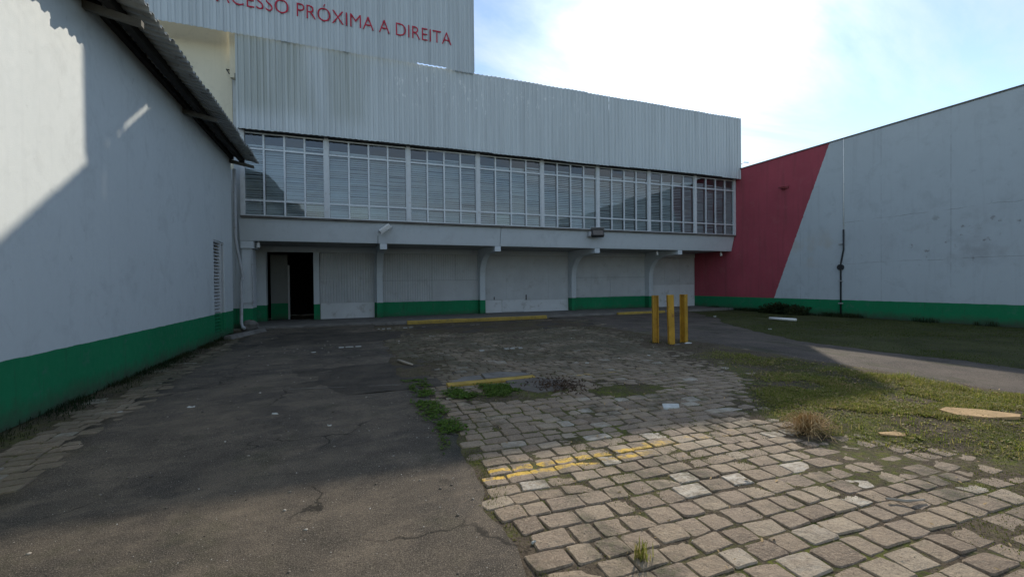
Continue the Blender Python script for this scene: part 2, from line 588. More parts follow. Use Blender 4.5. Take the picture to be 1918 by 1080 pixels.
# asphalt: worn, dirty, full of grit
a = Mat('worn_asphalt', 0.9, 0.15)
big = a.noise(0.5, 7, 0.68, dist=0.6)
mid = a.noise(2.2, 9, 0.76, stretch=(0.85, 1.3, 1), dist=0.2)
c = a.mix(a.rng(big, 0.40, 0.62), (0.046, 0.041, 0.036), (0.105, 0.087, 0.067))
c = a.mix(a.rng(mid, 0.48, 0.66, 0, 0.75), c, (0.150, 0.122, 0.092))
c = a.mix(a.rng(mid, 0.44, 0.30, 0, 0.7), c, (0.024, 0.023, 0.020))
c = a.mix(a.rng(a.noise(0.9, 6, 0.75, off=(7, 3, 0)), 0.55, 0.68, 0, 0.6), c, (0.036, 0.040, 0.022))
gr = a.noise(120, 4, 0.8)
c = a.mix(a.rng(gr, 0.53, 0.66, 0, 0.8), c, (0.27, 0.225, 0.175))
c = a.mix(a.rng(gr, 0.46, 0.36, 0, 0.85), c, (0.016, 0.014, 0.012))
sp = a.math('MULTIPLY', a.rng(a.voro(70), 0.22, 0.14), a.rng(a.voro(70, 'F1', 'Color'), 0.55, 0.75))
c = a.mix(a.math('MULTIPLY', sp, 0.75), c, (0.33, 0.29, 0.235))
ve = a.n.new('ShaderNodeTexVoronoi'); ve.feature = 'DISTANCE_TO_EDGE'; ve.inputs['Scale'].default_value = 0.55
wv = a.n.new('ShaderNodeVectorMath'); wv.operation = 'ADD'
wn2 = a.n.new('ShaderNodeTexNoise'); wn2.inputs['Scale'].default_value = 1.6; wn2.inputs['Detail'].default_value = 6
a.l.new(a.pos, wn2.inputs['Vector'])
a.l.new(a.pos, wv.inputs[0]); a.l.new(wn2.outputs['Color'], wv.inputs[1]); a.l.new(wv.outputs[0], ve.inputs['Vector'])
crk = a.math('MULTIPLY', a.rng(ve.outputs['Distance'], 0.010, 0.003), a.rng(a.noise(0.8, 3, off=(3, 9, 0)), 0.46, 0.56))
c = a.mix(a.math('MULTIPLY', crk, 0.75), c, (0.014, 0.013, 0.011))
a.color(c)
a.bump(a.math('ADD', a.noise(130, 4, 0.8), a.math('ADD', a.math('MULTIPLY', sp, 0.5), a.math('MULTIPLY', a.noise(7, 4, 0.6), 1.6))), 0.9, 0.009)
MT['asphalt'] = a.m

a = Mat('pale_gravel_path', 0.9, 0.2)
c = a.mix(a.rng(a.noise(0.9, 6, 0.65), 0.35, 0.65), (0.048, 0.041, 0.037), (0.100, 0.082, 0.068))
c = a.mix(a.rng(a.noise(40, 4, 0.7), 0.48, 0.7, 0, 0.7), c, (0.17, 0.142, 0.115))
c = a.mix(a.rng(a.noise(0.9, 7, 0.72, off=(5, 5, 0), stretch=(1.6, 0.5, 1)), 0.52, 0.64, 0, 0.8), c, (0.040, 0.042, 0.022))
a.color(c)
a.bump(a.noise(40, 5, 0.75), 0.8, 0.02)
MT['path'] = a.m

# soil with moss between and over the stones
a = Mat('mossy_soil', 0.95, 0.1)
c = a.mix(a.rng(a.noise(1.1, 6, 0.65), 0.35, 0.68), (0.052, 0.040, 0.030), (0.096, 0.076, 0.054))
c = a.mix(a.rng(a.noise(30, 5, 0.7), 0.45, 0.7, 0, 0.7), c, (0.15, 0.12, 0.085))
c = a.mix(a.rng(a.noise(45, 3, 0.7), 0.47, 0.36, 0, 0.7), c, (0.018, 0.014, 0.011))
mz = a.math('MULTIPLY', a.rng(a.xyz(1), 7.5, 5.0, 0.25, 1.0), a.math('MULTIPLY', a.rng(a.noise(1.6, 6, 0.66, off=(2, 8, 1)), 0.45, 0.6), a.rng(a.noise(22, 4, 0.6), 0.36, 0.55)))
c = a.mix(a.math('MULTIPLY', mz, 0.9), c, a.mix(a.rng(a.noise(9, 3), 0.4, 0.6), (0.060, 0.078, 0.014), (0.115, 0.125, 0.022)))
a.color(c)
a.bump(a.math('ADD', a.noise(38, 5, 0.75), a.math('MULTIPLY', a.noise(7, 3), 0.8)), 0.9, 0.02)
MT['soil'] = a.m

a = Mat('dark_mud', 0.85, 0.25)
c = a.mix(a.rng(a.noise(1.6, 6, 0.65), 0.35, 0.65), (0.028, 0.024, 0.020), (0.070, 0.058, 0.044))
c = a.mix(a.rng(a.noise(30, 5, 0.7), 0.5, 0.75, 0, 0.6), c, (0.10, 0.085, 0.065))
a.color(c)
a.bump(a.noise(26, 5, 0.7), 0.8, 0.02)
MT['mud'] = a.m

a = Mat('lawn_soil', 0.95, 0.1)
c = a.mix(a.rng(a.noise(0.8, 6, 0.65), 0.35, 0.65), (0.036, 0.040, 0.018), (0.066, 0.068, 0.030))
c = a.mix(a.rng(a.noise(2.7, 6, 0.7, off=(3, 3, 0)), 0.55, 0.7, 0, 0.8), c, (0.085, 0.068, 0.046))
a.color(c)
a.bump(a.noise(20, 5, 0.7), 1.0, 0.03)
MT['lawn'] = a.m

# paving stones: brown-grey granite, each its own shade, some paler and polished, traces of yellow lines
a = Mat('paving_stone', 0.8, 0.3)
ri = a.geo.outputs['Random Per Island']
oi = a.n.new('ShaderNodeObjectInfo')
rr = a.math('FRACT', a.math('ADD', ri, oi.outputs['Random']))
c = a.ramp(rr, [(0, (0.180, 0.135, 0.096)), (0.3, (0.285, 0.220, 0.152)), (0.6, (0.240, 0.184, 0.136)), (0.86, (0.315, 0.250, 0.175)), (1.0, (0.36, 0.31, 0.245))])
c = a.mix(a.rng(a.noise(4, 5, 0.65), 0.35, 0.68, 0, 0.6), c, (0.145, 0.108, 0.080))
c = a.mix(a.rng(a.noise(55, 4, 0.75), 0.5, 0.66, 0, 0.6), c, (0.37, 0.30, 0.22))
c = a.mix(a.math('MAXIMUM', a.rng(a.noise(55, 4, 0.75, off=(3, 3, 3)), 0.45, 0.34, 0, 0.7), a.rng(a.noise(14, 6, 0.75, off=(2, 7, 3)), 0.60, 0.68, 0, 0.65)), c, (0.085, 0.065, 0.050))
pol = a.math('MULTIPLY', a.rng(rr, 0.93, 0.96), a.rng(a.noise(9, 4, 0.6, stretch=(1, 2, 1), dist=1.0), 0.42, 0.6))
c = a.mix(a.math('MULTIPLY', pol, 0.5), c, (0.40, 0.385, 0.34))


def band(yc, half, x0, x1, slope):
    t = a.math('MULTIPLY_ADD', a.xyz(0), slope)
    nn = a.n.new('ShaderNodeMath')
    nn.operation = 'MULTIPLY_ADD'
    a.put(nn.inputs[0], a.xyz(0)); nn.inputs[1].default_value = -slope; a.put(nn.inputs[2], a.xyz(1))
    d = a.math('ABSOLUTE', a.math('SUBTRACT', a.math('ADD', nn.outputs[0], a.math('MULTIPLY', a.math('SUBTRACT', a.noise(6, 4), 0.5), 0.08)), yc))
    k = a.math('MULTIPLY', a.rng(d, half, half*0.8), a.rng(a.xyz(0), x0, x0+0.02))
    return a.math('MULTIPLY', k, a.rng(a.xyz(0), x1, x1-0.3))


wear = a.rng(a.noise(7.5, 5, 0.68, stretch=(1, 1, 1)), 0.41, 0.53)
y = a.math('MAXIMUM', band(3.545, 0.042, 1.0, 3.0, -0.04), band(3.405, 0.042, 1.0, 2.75, -0.035))
y = a.math('MULTIPLY', y, wear)
y2 = a.math('MULTIPLY', a.math('MAXIMUM', band(6.62, 0.07, 3.4, 5.6, 0.0), band(3.56, 0.08, 2.7, 3.9, -0.03)), a.rng(a.noise(3.3, 5, 0.66, off=(6, 6, 0)), 0.5, 0.6, 0, 0.75))
c = a.mix(a.math('MAXIMUM', y, y2), c, (0.58, 0.37, 0.065))
# soil and moss creeping onto the stones
so = a.rng(a.noise(1.7, 6, 0.7, off=(1, 5, 2)), 0.52, 0.66, 0, 0.8)
far = a.math('MULTIPLY', a.rng(a.xyz(1), 5.0, 8.5, 0, 0.85), a.rng(a.noise(1.1, 6, 0.7, off=(4, 2, 2)), 0.30, 0.52))
so = a.math('MAXIMUM', so, far)
so = a.math('MAXIMUM', so, a.math('MULTIPLY', a.rng(a.xyz(0), -2.0, -2.2, 0, 0.55), a.rng(a.noise(1.9, 6, 0.7, off=(8, 2, 2)), 0.34, 0.56)))
c = a.mix(so, c, a.mix(a.rng(a.noise(24, 3), 0.4, 0.6), (0.078, 0.062, 0.048), (0.05, 0.055, 0.026)))
a.color(c)
a.rough(a.rng(pol, 0, 1, 0.82, 0.5))
a.bump(a.math('ADD', a.noise(60, 5, 0.75), a.math('MULTIPLY', a.noise(13, 4, 0.6), 1.6)), 0.9, 0.014)
MT['stone'] = a.m

MT['pebble'] = Mat('pebbles', 0.85, 0.25)
p = MT['pebble']
p.color(p.ramp(p.geo.outputs['Random Per Island'], [(0, (0.06, 0.05, 0.042)), (0.6, (0.15, 0.13, 0.105)), (0.92, (0.26, 0.235, 0.20)), (1, (0.50, 0.48, 0.44))]))
MT['pebble'] = p.m

# ------------------------------------------------------------------ the ground
XL, XR, YF, YP = -3.65, 20.6, 21.4, 18.0
gm = MB()
gm.quad((-600, -600, -0.06), (600, -600, -0.06), (600, 600, -0.06), (-600, 600, -0.06))
ground = props(gm.build('ground', MT['soil']), kind='structure')


def in_mud(x, y):
    """0..1 how deep a spot lies under the muddy patches of the yard"""
    a1 = 1-np.hypot((x-0.45)/1.75, (y-8.6)/1.75)
    a2 = 1-np.hypot((x-5.0)/4.6, (y-15.4)/2.4)
    a3 = 1-np.hypot((x-2.3)/1.1, (y-5.85)/0.55)
    a4 = 1-np.hypot((x-3.9)/0.9, (y-5.4)/0.38)
    return np.maximum(np.maximum(a1, a2), np.maximum(a3, a4))


def stone_right(y):
    y = np.asarray(y, float)
    return np.interp(y, [0.8, 2.0, 2.5, 3.2, 3.8, 4.6, 6.0, 8.0, 10, 12.5, 16.5], [6.2, 6.0, 5.3, 4.95, 5.2, 5.9, 6.9, 7.5, 8.2, 8.6, 8.8])


# soil sheet under and between the stones, with real relief
nx, ny = 190, 330
gx = np.linspace(0.6, 9.2, nx)
gy = np.linspace(0.6, 17.6, ny)
X, Y = np.meshgrid(gx, gy)


def soil_z(X, Y):
    z = -0.0062+0.013*(fbm(X, Y, 1.1, 3, 5)-0.5)+0.012*(fbm(X, Y, 9, 9, 3)-0.5)*0.7
    over = np.clip((X-stone_right(Y)+0.4)/1.2, 0, 1)
    z = z+0.024*over*fbm(X, Y, 2.0, 5, 3)*1.6
    z = z+0.010*np.clip((X-3.2)/2.0, 0, 1)*np.clip((3.1-Y)/0.8, 0, 1)*np.clip((fbm(X, Y, 1.5, 33, 4)-0.42)/0.2, 0, 1)
    z = z+0.050*np.clip(in_mud(X, Y)-0.12, 0, 0.6)
    z = z+0.003*np.clip((Y-6.0)/3, 0, 1)
    return z


Z = soil_z(X, Y)
Z = Z-0.05*np.clip((0.88-X)/0.25, 0, 1)-0.05*np.clip((X-8.6)/0.5, 0, 1)
V = np.stack([X, Y, Z], -1).reshape(-1, 3)
idx = np.arange(nx*ny).reshape(ny, nx)
F = np.stack([idx[:-1, :-1], idx[:-1, 1:], idx[1:, 1:], idx[1:, :-1]], -1).reshape(-1, 4)
soil = props(np_mesh('soil', V, F, MT['soil'], smooth=True), kind='structure')


# asphalt driveway with a ragged edge towards the stones on both sides
def sheet(name, left, right, z, mat, thick=0.05, step=0.12, kind='structure', crown=0.0):
    """left/right: functions y -> x, over ys"""
    ys = np.arange(left[0], left[1], step)
    xl, xr = left[2](ys), right(ys)
    n = 14
    t = np.linspace(0, 1, n)
    xs = xl[:, None]*(1-t)+xr[:, None]*t
    zz = z+0.010*(fbm(xs, ys[:, None]+0*xs, 0.7, 21, 4)-0.5)+crown
    top = np.stack([xs, ys[:, None]+0*xs, zz], -1)
    lo_l = top[:, :1].copy(); lo_l[..., 2] -= thick
    lo_r = top[:, -1:].copy(); lo_r[..., 2] -= thick
    G = np.concatenate([lo_l, top, lo_r], 1)
    h, w = G.shape[:2]
    i = np.arange(h*w).reshape(h, w)
    F = np.stack([i[:-1, :-1], i[:-1, 1:], i[1:, 1:], i[1:, :-1]], -1).reshape(-1, 4)
    return props(np_mesh(name, G.reshape(-1, 3), F, mat), kind=kind)


def jag(ys, seed, amp, sc=3.0):
    return amp*(fbm(ys, ys*0+seed, sc, seed, 4)-0.5)*2


strip_edge = lambda y: np.interp(y, [-6, 3, 4.6, 6.1, 8.7, 13.4, 16], [-2.3, -2.5, -2.58, -2.73, -2.88, -3.04, -3.15])+jag(y, 31, 0.13, 2.6)
yard_edge = lambda y: np.interp(y, [-6, 1.4, 2.37, 3.94, 5.4, 8, 12.7, 19], [0.75, 0.82, 0.90, 1.02, 1.08, 1.05, 0.95, 1.0])+jag(y, 37, 0.13, 3.4)
sheet('asphalt_yard', (-5.0, 18.42, strip_edge), yard_edge, 0.0, MT['asphalt'])
pl = lambda y: np.interp(y, [-6, 3, 5, 8, 11, 14, 19], [8.9, 8.55, 8.3, 8.2, 8.3, 8.6, 8.8])+jag(y, 41, 0.26, 1.8)
pr = lambda y: np.interp(y, [-6, 4, 8, 12.5, 14.5, 18.4], [11.2, 11.2, 11.3, 13.4, 15.2, 17.2])+jag(y, 43, 0.30, 1.5)
sheet('gravel_path', (-5.0, 18.42, pl), pr, -0.014, MT['path'], thick=0.045)
lw = lambda y: pr(y)-0.3
sheet('lawn', (-5.0, 21.3, lw), lambda y: y*0+XR-0.01, -0.022, MT['lawn'], thick=0.03)
# grassy ground beside the stones
sheet('grass_verge', (-4.0, 9.0, lambda y: stone_right(y)+0.9), lambda y: pl(y)+0.2, -0.026, MT['lawn'], thick=0.03)


# muddy patch spread over the asphalt
def mound(name, cx, cy, rx, ry, h, mat, seed, n=46):
    t = np.linspace(-1.25, 1.25, n)
    A, B = np.meshgrid(t, t)
    X, Y = cx+A*rx, cy+B*ry
    rad = np.hypot(A, B)+(fbm(X, Y, 1.1, seed, 5)-0.5)*2.2
    z = h*(1-np.clip(rad, 0, 3)**2)+0.012*(fbm(X, Y, 4, seed+5, 3)-0.5)
    z = np.maximum(z, -0.05)
    i = np.arange(n*n).reshape(n, n)
    F = np.stack([i[:-1, :-1], i[:-1, 1:], i[1:, 1:], i[1:, :-1]], -1).reshape(-1, 4)
    return props(np_mesh(name, np.stack([X, Y, z], -1).reshape(-1, 3), F, mat, smooth=True), kind='structure')


mound('mud_patch', 0.45, 8.6, 1.5, 1.5, 0.026, MT['mud'], 51)
mound('mud_patch', -0.6, 14.6, 2.0, 1.9, 0.018, MT['mud'], 57)
mound('mud_patch', 4.6, 15.4, 3.6, 1.8, 0.028, MT['mud'], 61)

# ------------------------------------------------------------------ paving stones


def stone_variant(seed):
    r = random.Random(seed)
    # rounded, irregular quadrilateral of unit size with a slightly domed, tilted top
    cs = [(-0.5, -0.5), (0.5, -0.5), (0.5, 0.5), (-0.5, 0.5)]
    cs = [(x+r.uniform(-.06, .03)*(1 if x > 0 else -1), y+r.uniform(-.07, .03)*(1 if y > 0 else -1)) for x, y in cs]
    out = []
    for k in range(4):
        p, q, w = cs[k-1], cs[k], cs[(k+1) % 4]
        c = r.uniform(0.03, 0.10)
        out.append((q[0]+(p[0]-q[0])*c, q[1]+(p[1]-q[1])*c))
        out.append((q[0]+(w[0]-q[0])*c, q[1]+(w[1]-q[1])*c))
        m = r.uniform(.4, .6)
        b = r.uniform(-.035, .02)
        mx_, my_ = q[0]+(w[0]-q[0])*m, q[1]+(w[1]-q[1])*m
        l = math.hypot(mx_, my_) or 1
        out.append((mx_*(1-b/l), my_*(1-b/l)))
    n = len(out)
    tx, ty = r.uniform(-.02, .02), r.uniform(-.02, .02)
    v, f = [], []
    for (x, y) in out: v.append((x*1.02, y*1.02, -1.0))
    for (x, y) in out: v.append((x, y, -0.16+x*tx*6))
    for (x, y) in out: v.append((x*0.945, y*0.93, r.uniform(-.06, .05)+x*tx*8+y*ty*8))
    v.append((r.uniform(-.1, .1), r.uniform(-.1, .1), r.uniform(0.02, 0.14)))
    for ring in (0, n):
        for k in range(n):
            k2 = (k+1) % n
            f.append((ring+k, ring+k2, ring+n+k2)); f.append((ring+k, ring+n+k2, ring+n+k))
    for k in range(n):
        f.append((2*n+k, 2*n+(k+1) % n, 3*n))
    return np.array(v, float), np.array(f, int)


VARS = [stone_variant(900+i) for i in range(22)]
STONE_ME = []
for v, f in VARS:
    me = bpy.data.meshes.new('paving_stone')
    me.from_pydata([tuple(p) for p in v], [], [tuple(q) for q in f])
    me.materials.append(MT['stone'])
    STONE_ME.append(me)


def lay(parent, stones, n_single):
    """stones: (x, y, z, sx, sy, sz, rot, variant), nearest first; the first n_single are objects"""
    for x, y, z, sx, sy, sz, rot, k in stones[:n_single]:
        o = bpy.data.objects.new('paving_stone', STONE_ME[k])
        o.location = (x, y, z)
        o.scale = (sx, sy, sz)
        o.rotation_euler = (0, 0, rot)
        o.parent = parent
        COL.objects.link(o)
    VV, FF, n = [], [], 0
    for x, y, z, sx, sy, sz, rot, k in stones[n_single:]:
        v, f = VARS[k]
        c, s_ = math.cos(rot), math.sin(rot)
        p = v*np.array([sx, sy, sz])
        VV.append(np.stack([x+p[:, 0]*c-p[:, 1]*s_, y+p[:, 0]*s_+p[:, 1]*c, z+p[:, 2]], -1))
        FF.append(f+n)
        n += len(v)
    if VV:
        o = np_mesh('paving_stones', np.concatenate(VV), np.concatenate(FF), MT['stone'])
        o.parent = parent
        o['kind'] = 'stuff'


pav = bpy.data.objects.new('cobblestone_pavement', None)
COL.objects.link(pav)
ORIGIN[pav] = Vector((0, 0, 0))
props(pav, kind='structure')
st = []
y = 0.9
row = 0
while y < 17.2:
    dy = random.uniform(0.155, 0.200)
    yc = y+dy/2
    x = float(yard_edge(np.array([yc]))[0])+random.uniform(0.0, 0.12)
    xr = float(stone_right(yc))+(2.6 if yc < 2.9 else 1.4)
    while x < xr:
        dx = random.choice((random.uniform(0.17, 0.235), random.uniform(0.17, 0.235), random.uniform(0.235, 0.30)))
        xc = x+dx/2
        yy = yc+0.05*math.sin(xc*0.7+1.0)+0.025*math.sin(xc*1.9+row*0.15)
        over = xc-float(stone_right(yy))
        keep = random.random() > max(0.04, min(0.50 if yy < 2.9 else 0.97, 0.36+over*0.6)) if over > -0.7 else random.random() > 0.012
        near_edge = xc < 1.2 and random.random() < 0.05
        if keep and not near_edge and float(in_mud(xc, yy)) < 0.36:
            gap = random.uniform(0.005, 0.013)
            z = 0.0+random.uniform(-0.005, 0.005)
            if over > -0.9: z -= 0.006
            k = random.randrange(len(VARS))
            st.append((xc, yy, z, dx-gap, dy-gap, 0.05, random.gauss(0, 0.035)-0.03, k))
        x += dx
    y += dy
    row += 1
# those that show largest in the frame first
fx = lambda p: (Vector((p[0], p[1], 0))-cam.location)


def shown(p):
    d = fx(p)
    zc_ = d.dot(fw)
    if zc_ < 0.2: return 1e9
    u, v_ = d.dot(rt2)/zc_, -d.dot(up2)/zc_
    if abs(u) > 1.22 or v_ > 0.70: return 1e6+zc_
    return zc_


st.sort(key=shown)
lay(pav, st, 295)

strip = bpy.data.objects.new('cobblestone_strip', None)
COL.objects.link(strip)
ORIGIN[strip] = Vector((0, 0, 0))
props(strip, kind='structure')
ss = []
y = 2.4
while y < 15.5:
    dy = random.uniform(0.15, 0.185)
    x = XL+0.18+random.uniform(0, 0.1)
    xe = float(strip_edge(np.array([y]))[0])
    while x < xe+0.05:
        dx = random.uniform(0.19, 0.27)
        burr = x-XL < 0.42 and random.random() < 0.75
        if not burr and random.random() > 0.04:
            ss.append((x+dx/2, y+dy/2+0.03*math.sin(x*3), 0.002+random.uniform(-.005, .005), dx-0.012, dy-0.012, 0.05, random.gauss(0.03, 0.03), random.randrange(len(VARS))))
        x += dx
    y += dy
ss.sort(key=shown)
lay(strip, ss, 150)
sheet('soil_strip', (-5, 17.2, lambda y: y*0+XL+0.01), lambda y: strip_edge(y)+0.15, -0.008, MT['soil'], thick=0.03)

# ------------------------------------------------------------------ the long low building on the left
lb = thing('warehouse', (XL-4, 5.6, 0), 'white rendered building on the left with green base band and corrugated eave', 'building')
LW_END, LW_TOP = 17.35, 6.0
w = MB()
V0, V1, VZ0, VZ1 = 15.10, 16.30, 0.16, 3.0
w.box(XL-0.25, XL, -9, V0, -0.3, LW_TOP)
w.box(XL-0.25, XL, V1, LW_END, -0.3, LW_TOP)
w.box(XL-0.25, XL, V0, V1, -0.3, VZ0)
w.box(XL-0.25, XL, V0, V1, VZ1, LW_TOP)
w.box(XL-8.6, XL-0.25, LW_END-0.25, LW_END, -0.3, LW_TOP)
w.build('wall', MT['left_plaster'], lb)
MB().box(XL-8.85, XL-8.6, -9, LW_END, -0.3, LW_TOP).build('rear_wall', MT['left_plaster'], lb)
# louvred vent in its opening
fm = MB()
fm.box(XL-0.16, XL-0.02, V0, V0+0.05, VZ0, VZ1).box(XL-0.16, XL-0.02, V1-0.05, V1, VZ0, VZ1)
fm.box(XL-0.16, XL-0.02, V0+0.05, V1-0.05, VZ0, VZ0+0.05).box(XL-0.16, XL-0.02, V0+0.05, V1-0.05, VZ1-0.05, VZ1)
fm.box(XL-0.16, XL-0.02, V1-0.35, V1-0.29, VZ0+0.05, VZ1-0.05)
lv = fm.build('louvre_vent', plaster('vent_paint', base=(0.46, 0.47, 0.47)), lb)
ns = 27
vent_mat = plaster('slat_paint', base=(0.42, 0.43, 0.43), stains=0.3)
for i in range(ns):
    zc_ = VZ0+0.1+(VZ1-VZ0-0.2)*i/(ns-1)
    MB().obox((XL-0.09, (V0+V1)/2-0.14, zc_), (1, 0, -0.75), (0, 1, 0), (0.75, 0, 1), 0.055, (V1-V0)/2-0.205, 0.006).build('slat', vent_mat, lv)
MB().box(XL-0.40, XL-0.36, V0-0.3, V1+0.3, 0, VZ1+0.2).build('vent_backing', MT['shade_black'], lb)  # black sheet paints in the darkness behind the slats


def corrugated(u0, u1, pitch, depth, lap=0.0):
    """trapezoid profile as (u, d) points"""
    pts, u = [], u0
    prof = ((0, 0), (0.30, 0), (0.42, 1), (0.78, 1), (0.90, 0))
    k = 0
    while True:
        done = False
        for t, d in prof:
            uu = u0+(k+t)*pitch
            if uu > u1+1e-6:
                done = True
                break
            pts.append((uu, -d*depth))
        if done:
            break
        k += 1
    if u1-pts[-1][0] > 1e-4:
        pts.append((u1, pts[-1][1]))
    return pts


def sheet_mesh(pts, fn_a, fn_b, th):
    """ribbon through the profile; fn_a/fn_b give the two end points of profile point (u, d); th: thickness vector"""
    m = MB()
    n = len(pts)
    th = Vector(th)
    for layer in (Vector((0, 0, 0)), th):
        for u, d in pts:
            m.v.append(tuple(Vector(fn_a(u, d))+layer)); m.v.append(tuple(Vector(fn_b(u, d))+layer))
    o = 2*n
    for i in range(n-1):
        a_, b_, c_, d_ = 2*i, 2*i+1, 2*i+3, 2*i+2
        m.f.append((a_, b_, c_, d_))
        m.f.append((o+a_, o+d_, o+c_, o+b_))
        m.f.append((a_, d_, o+d_, o+a_))
        m.f.append((b_, o+b_, o+c_, c_))
    m.f.append((0, o, o+1, 1))
    e = 2*(n-1)
    m.f.append((e, e+1, o+e+1, o+e))
    return m


# roof sheets run up from the eave; eave edge a little lower than the wall head
EX, EZ = XL+0.86, 5.90
RX, RZ = XL-4.3, 7.10


def roof_z(x):
    return EZ+(EX-x)*(RZ-EZ)/(EX-RX)


y = LW_END+0.1
i = 0
while y > -8.5:
    y0 = y-1.02
    dx = random.uniform(-0.025, 0.025)
    dz = random.uniform(-0.006, 0.006)+(0.006 if i % 2 else 0)
    p = corrugated(y0, y+0.03, 0.2, 0.06)
    sheet_mesh(p, lambda u, d: (EX+dx, u, EZ+0.05+d+dz), lambda u, d: (RX, u, RZ+0.05+d+dz), (0, 0, 0.004)).build('roof_sheet', MT['roof_metal'], lb)
    y = y0
    i += 1
MB().prism([(RX, RZ+0.06), (XL-9.4, 5.9), (XL-9.4, 5.85), (RX, RZ)], -8.5, LW_END+0.1, 'y').build('rear_roof', MT['roof_metal'], lb)
pm = MB()
pm.box(XL+0.30, XL+0.42, -8.5, LW_END, roof_z(XL+0.36)-0.16, roof_z(XL+0.36)-0.004)
pm.build('purlin', MT['purlin'], lb)
MB().box(XL+0.005, XL+0.10, -8.5, LW_END-0.02, roof_z(XL+0.05)-0.13, roof_z(XL+0.05)-0.006).build('wall_plate', MT['purlin'], lb)
for yy in (LW_END-0.12, 12.72, 8.45, 4.2, 0.0, -4.2):
    z1 = roof_z(XL)-0.16
    z2 = roof_z(EX-0.14)-0.16
    MB().prism([(XL-0.02, z1), (EX-0.14, z2), (EX-0.14, z2-0.09), (XL-0.02, z1-0.12)], yy-0.05, yy+0.05, 'y').build('rafter', MT['rafter'], lb)

# ------------------------------------------------------------------ main building
mb = thing('factory_building', (8.5, 20, 0), 'long two storey building with corrugated upper front and strip of windows', 'building')
X0 = -3.58
ZP0, ZP1 = 7.30, 10.64
x = X0
i = 0
while x < XR-0.02:
    x1 = min(x+1.2, XR+0.03)
    if XR-x1 < 0.35: x1 = XR+0.03
    p = corrugated(x, x1, 0.2, 0.038)
    off = random.uniform(-0.004, 0.004)+(0.008 if i in (5, 6, 12) else 0)
    bz = ZP0+random.uniform(-0.012, 0.012)+0.02*math.sin(x*0.5)
    tz = ZP1+random.uniform(-0.015, 0.02)
    sheet_mesh(p, lambda u, d: (u, YP-0.04-d+off, bz), lambda u, d: (u, YP-0.04-d+off, tz), (0, 0.005, 0)).build('cladding_sheet', MT['clad'], mb)
    x = x1
    i += 1
# rails the sheets hang on, soffit strip and end return
cr = MB()
for z in (7.45, 8.9, 10.3):
    cr.box(X0, XR, YP+0.012, YP+0.09, z, z+0.08)
cr.build('cladding_rail', MT['dark_metal'], mb)
MB().box(XR-0.02, XR+0.02, YP+0.01, YP+0.6, ZP0+0.02, ZP1-0.02).build('end_return', MT['clad'], mb)
sf = MB().box(X0, XR-0.03, YP+0.10, YP+0.60, 7.33, 7.40)
sf.build('soffit_board', MT['interior'], mb)
MB().box(X0, XR+0.1, YP+0.62, 40, 10.0, 10.28).build('roof', MT['concrete'], mb)
MB().box(XR-0.02, XR+0.15, YP+0.62, 40, 3.6, 9.99).build('end_wall', MT['plaster'], mb)
MB().box(X0-0.3, X0-0.05, YP+0.95, 40, 0, 10.0).build('side_wall', MT['plaster'], mb)
MB().box(-12.5, X0-0.31, YP+0.95, YP+1.2, 0, 5.99).build('lower_side_wall', MT['plaster'], mb)
MB().box(-12.5, X0-0.31, YP+0.95, YP+1.2, 6.0, 11.8).box(X0, X0+0.6, YP+0.62, YP+0.8, 10.285, 11.8).box(X0-0.31, X0-0.003, YP+0.62, YP+0.8, 9.3, 11.8).build('rear_side_wall', MT['bounce_warm'], mb)
# hook and bracket left on the recessed wall
MB().tube([(-3.98, YP+0.95, 9.7), (-4.02, YP+0.75, 9.62), (-3.92, YP+0.72, 9.45)], 0.022, 6).build('wall_hook', MT['dark_metal'], mb)
MB().box(-3.72, -3.62, YP+0.5, YP+0.94, 9.2, 9.42).build('wall_bracket', MT['concrete'], mb)
# upper floor room behind the windows
rm = MB()
rm.box(X0, XR-0.03, YP+4.6, YP+4.8, 4.0, 7.9).box(X0, XR-0.03, YP+0.62, YP+4.59, 7.75, 7.95)
rm.build('room_wall', MT['interior'], mb)
MB().box(X0, XR-0.03, 18.62, 40, 3.42, 3.98).build('floor_slab', MT['interior'], mb)

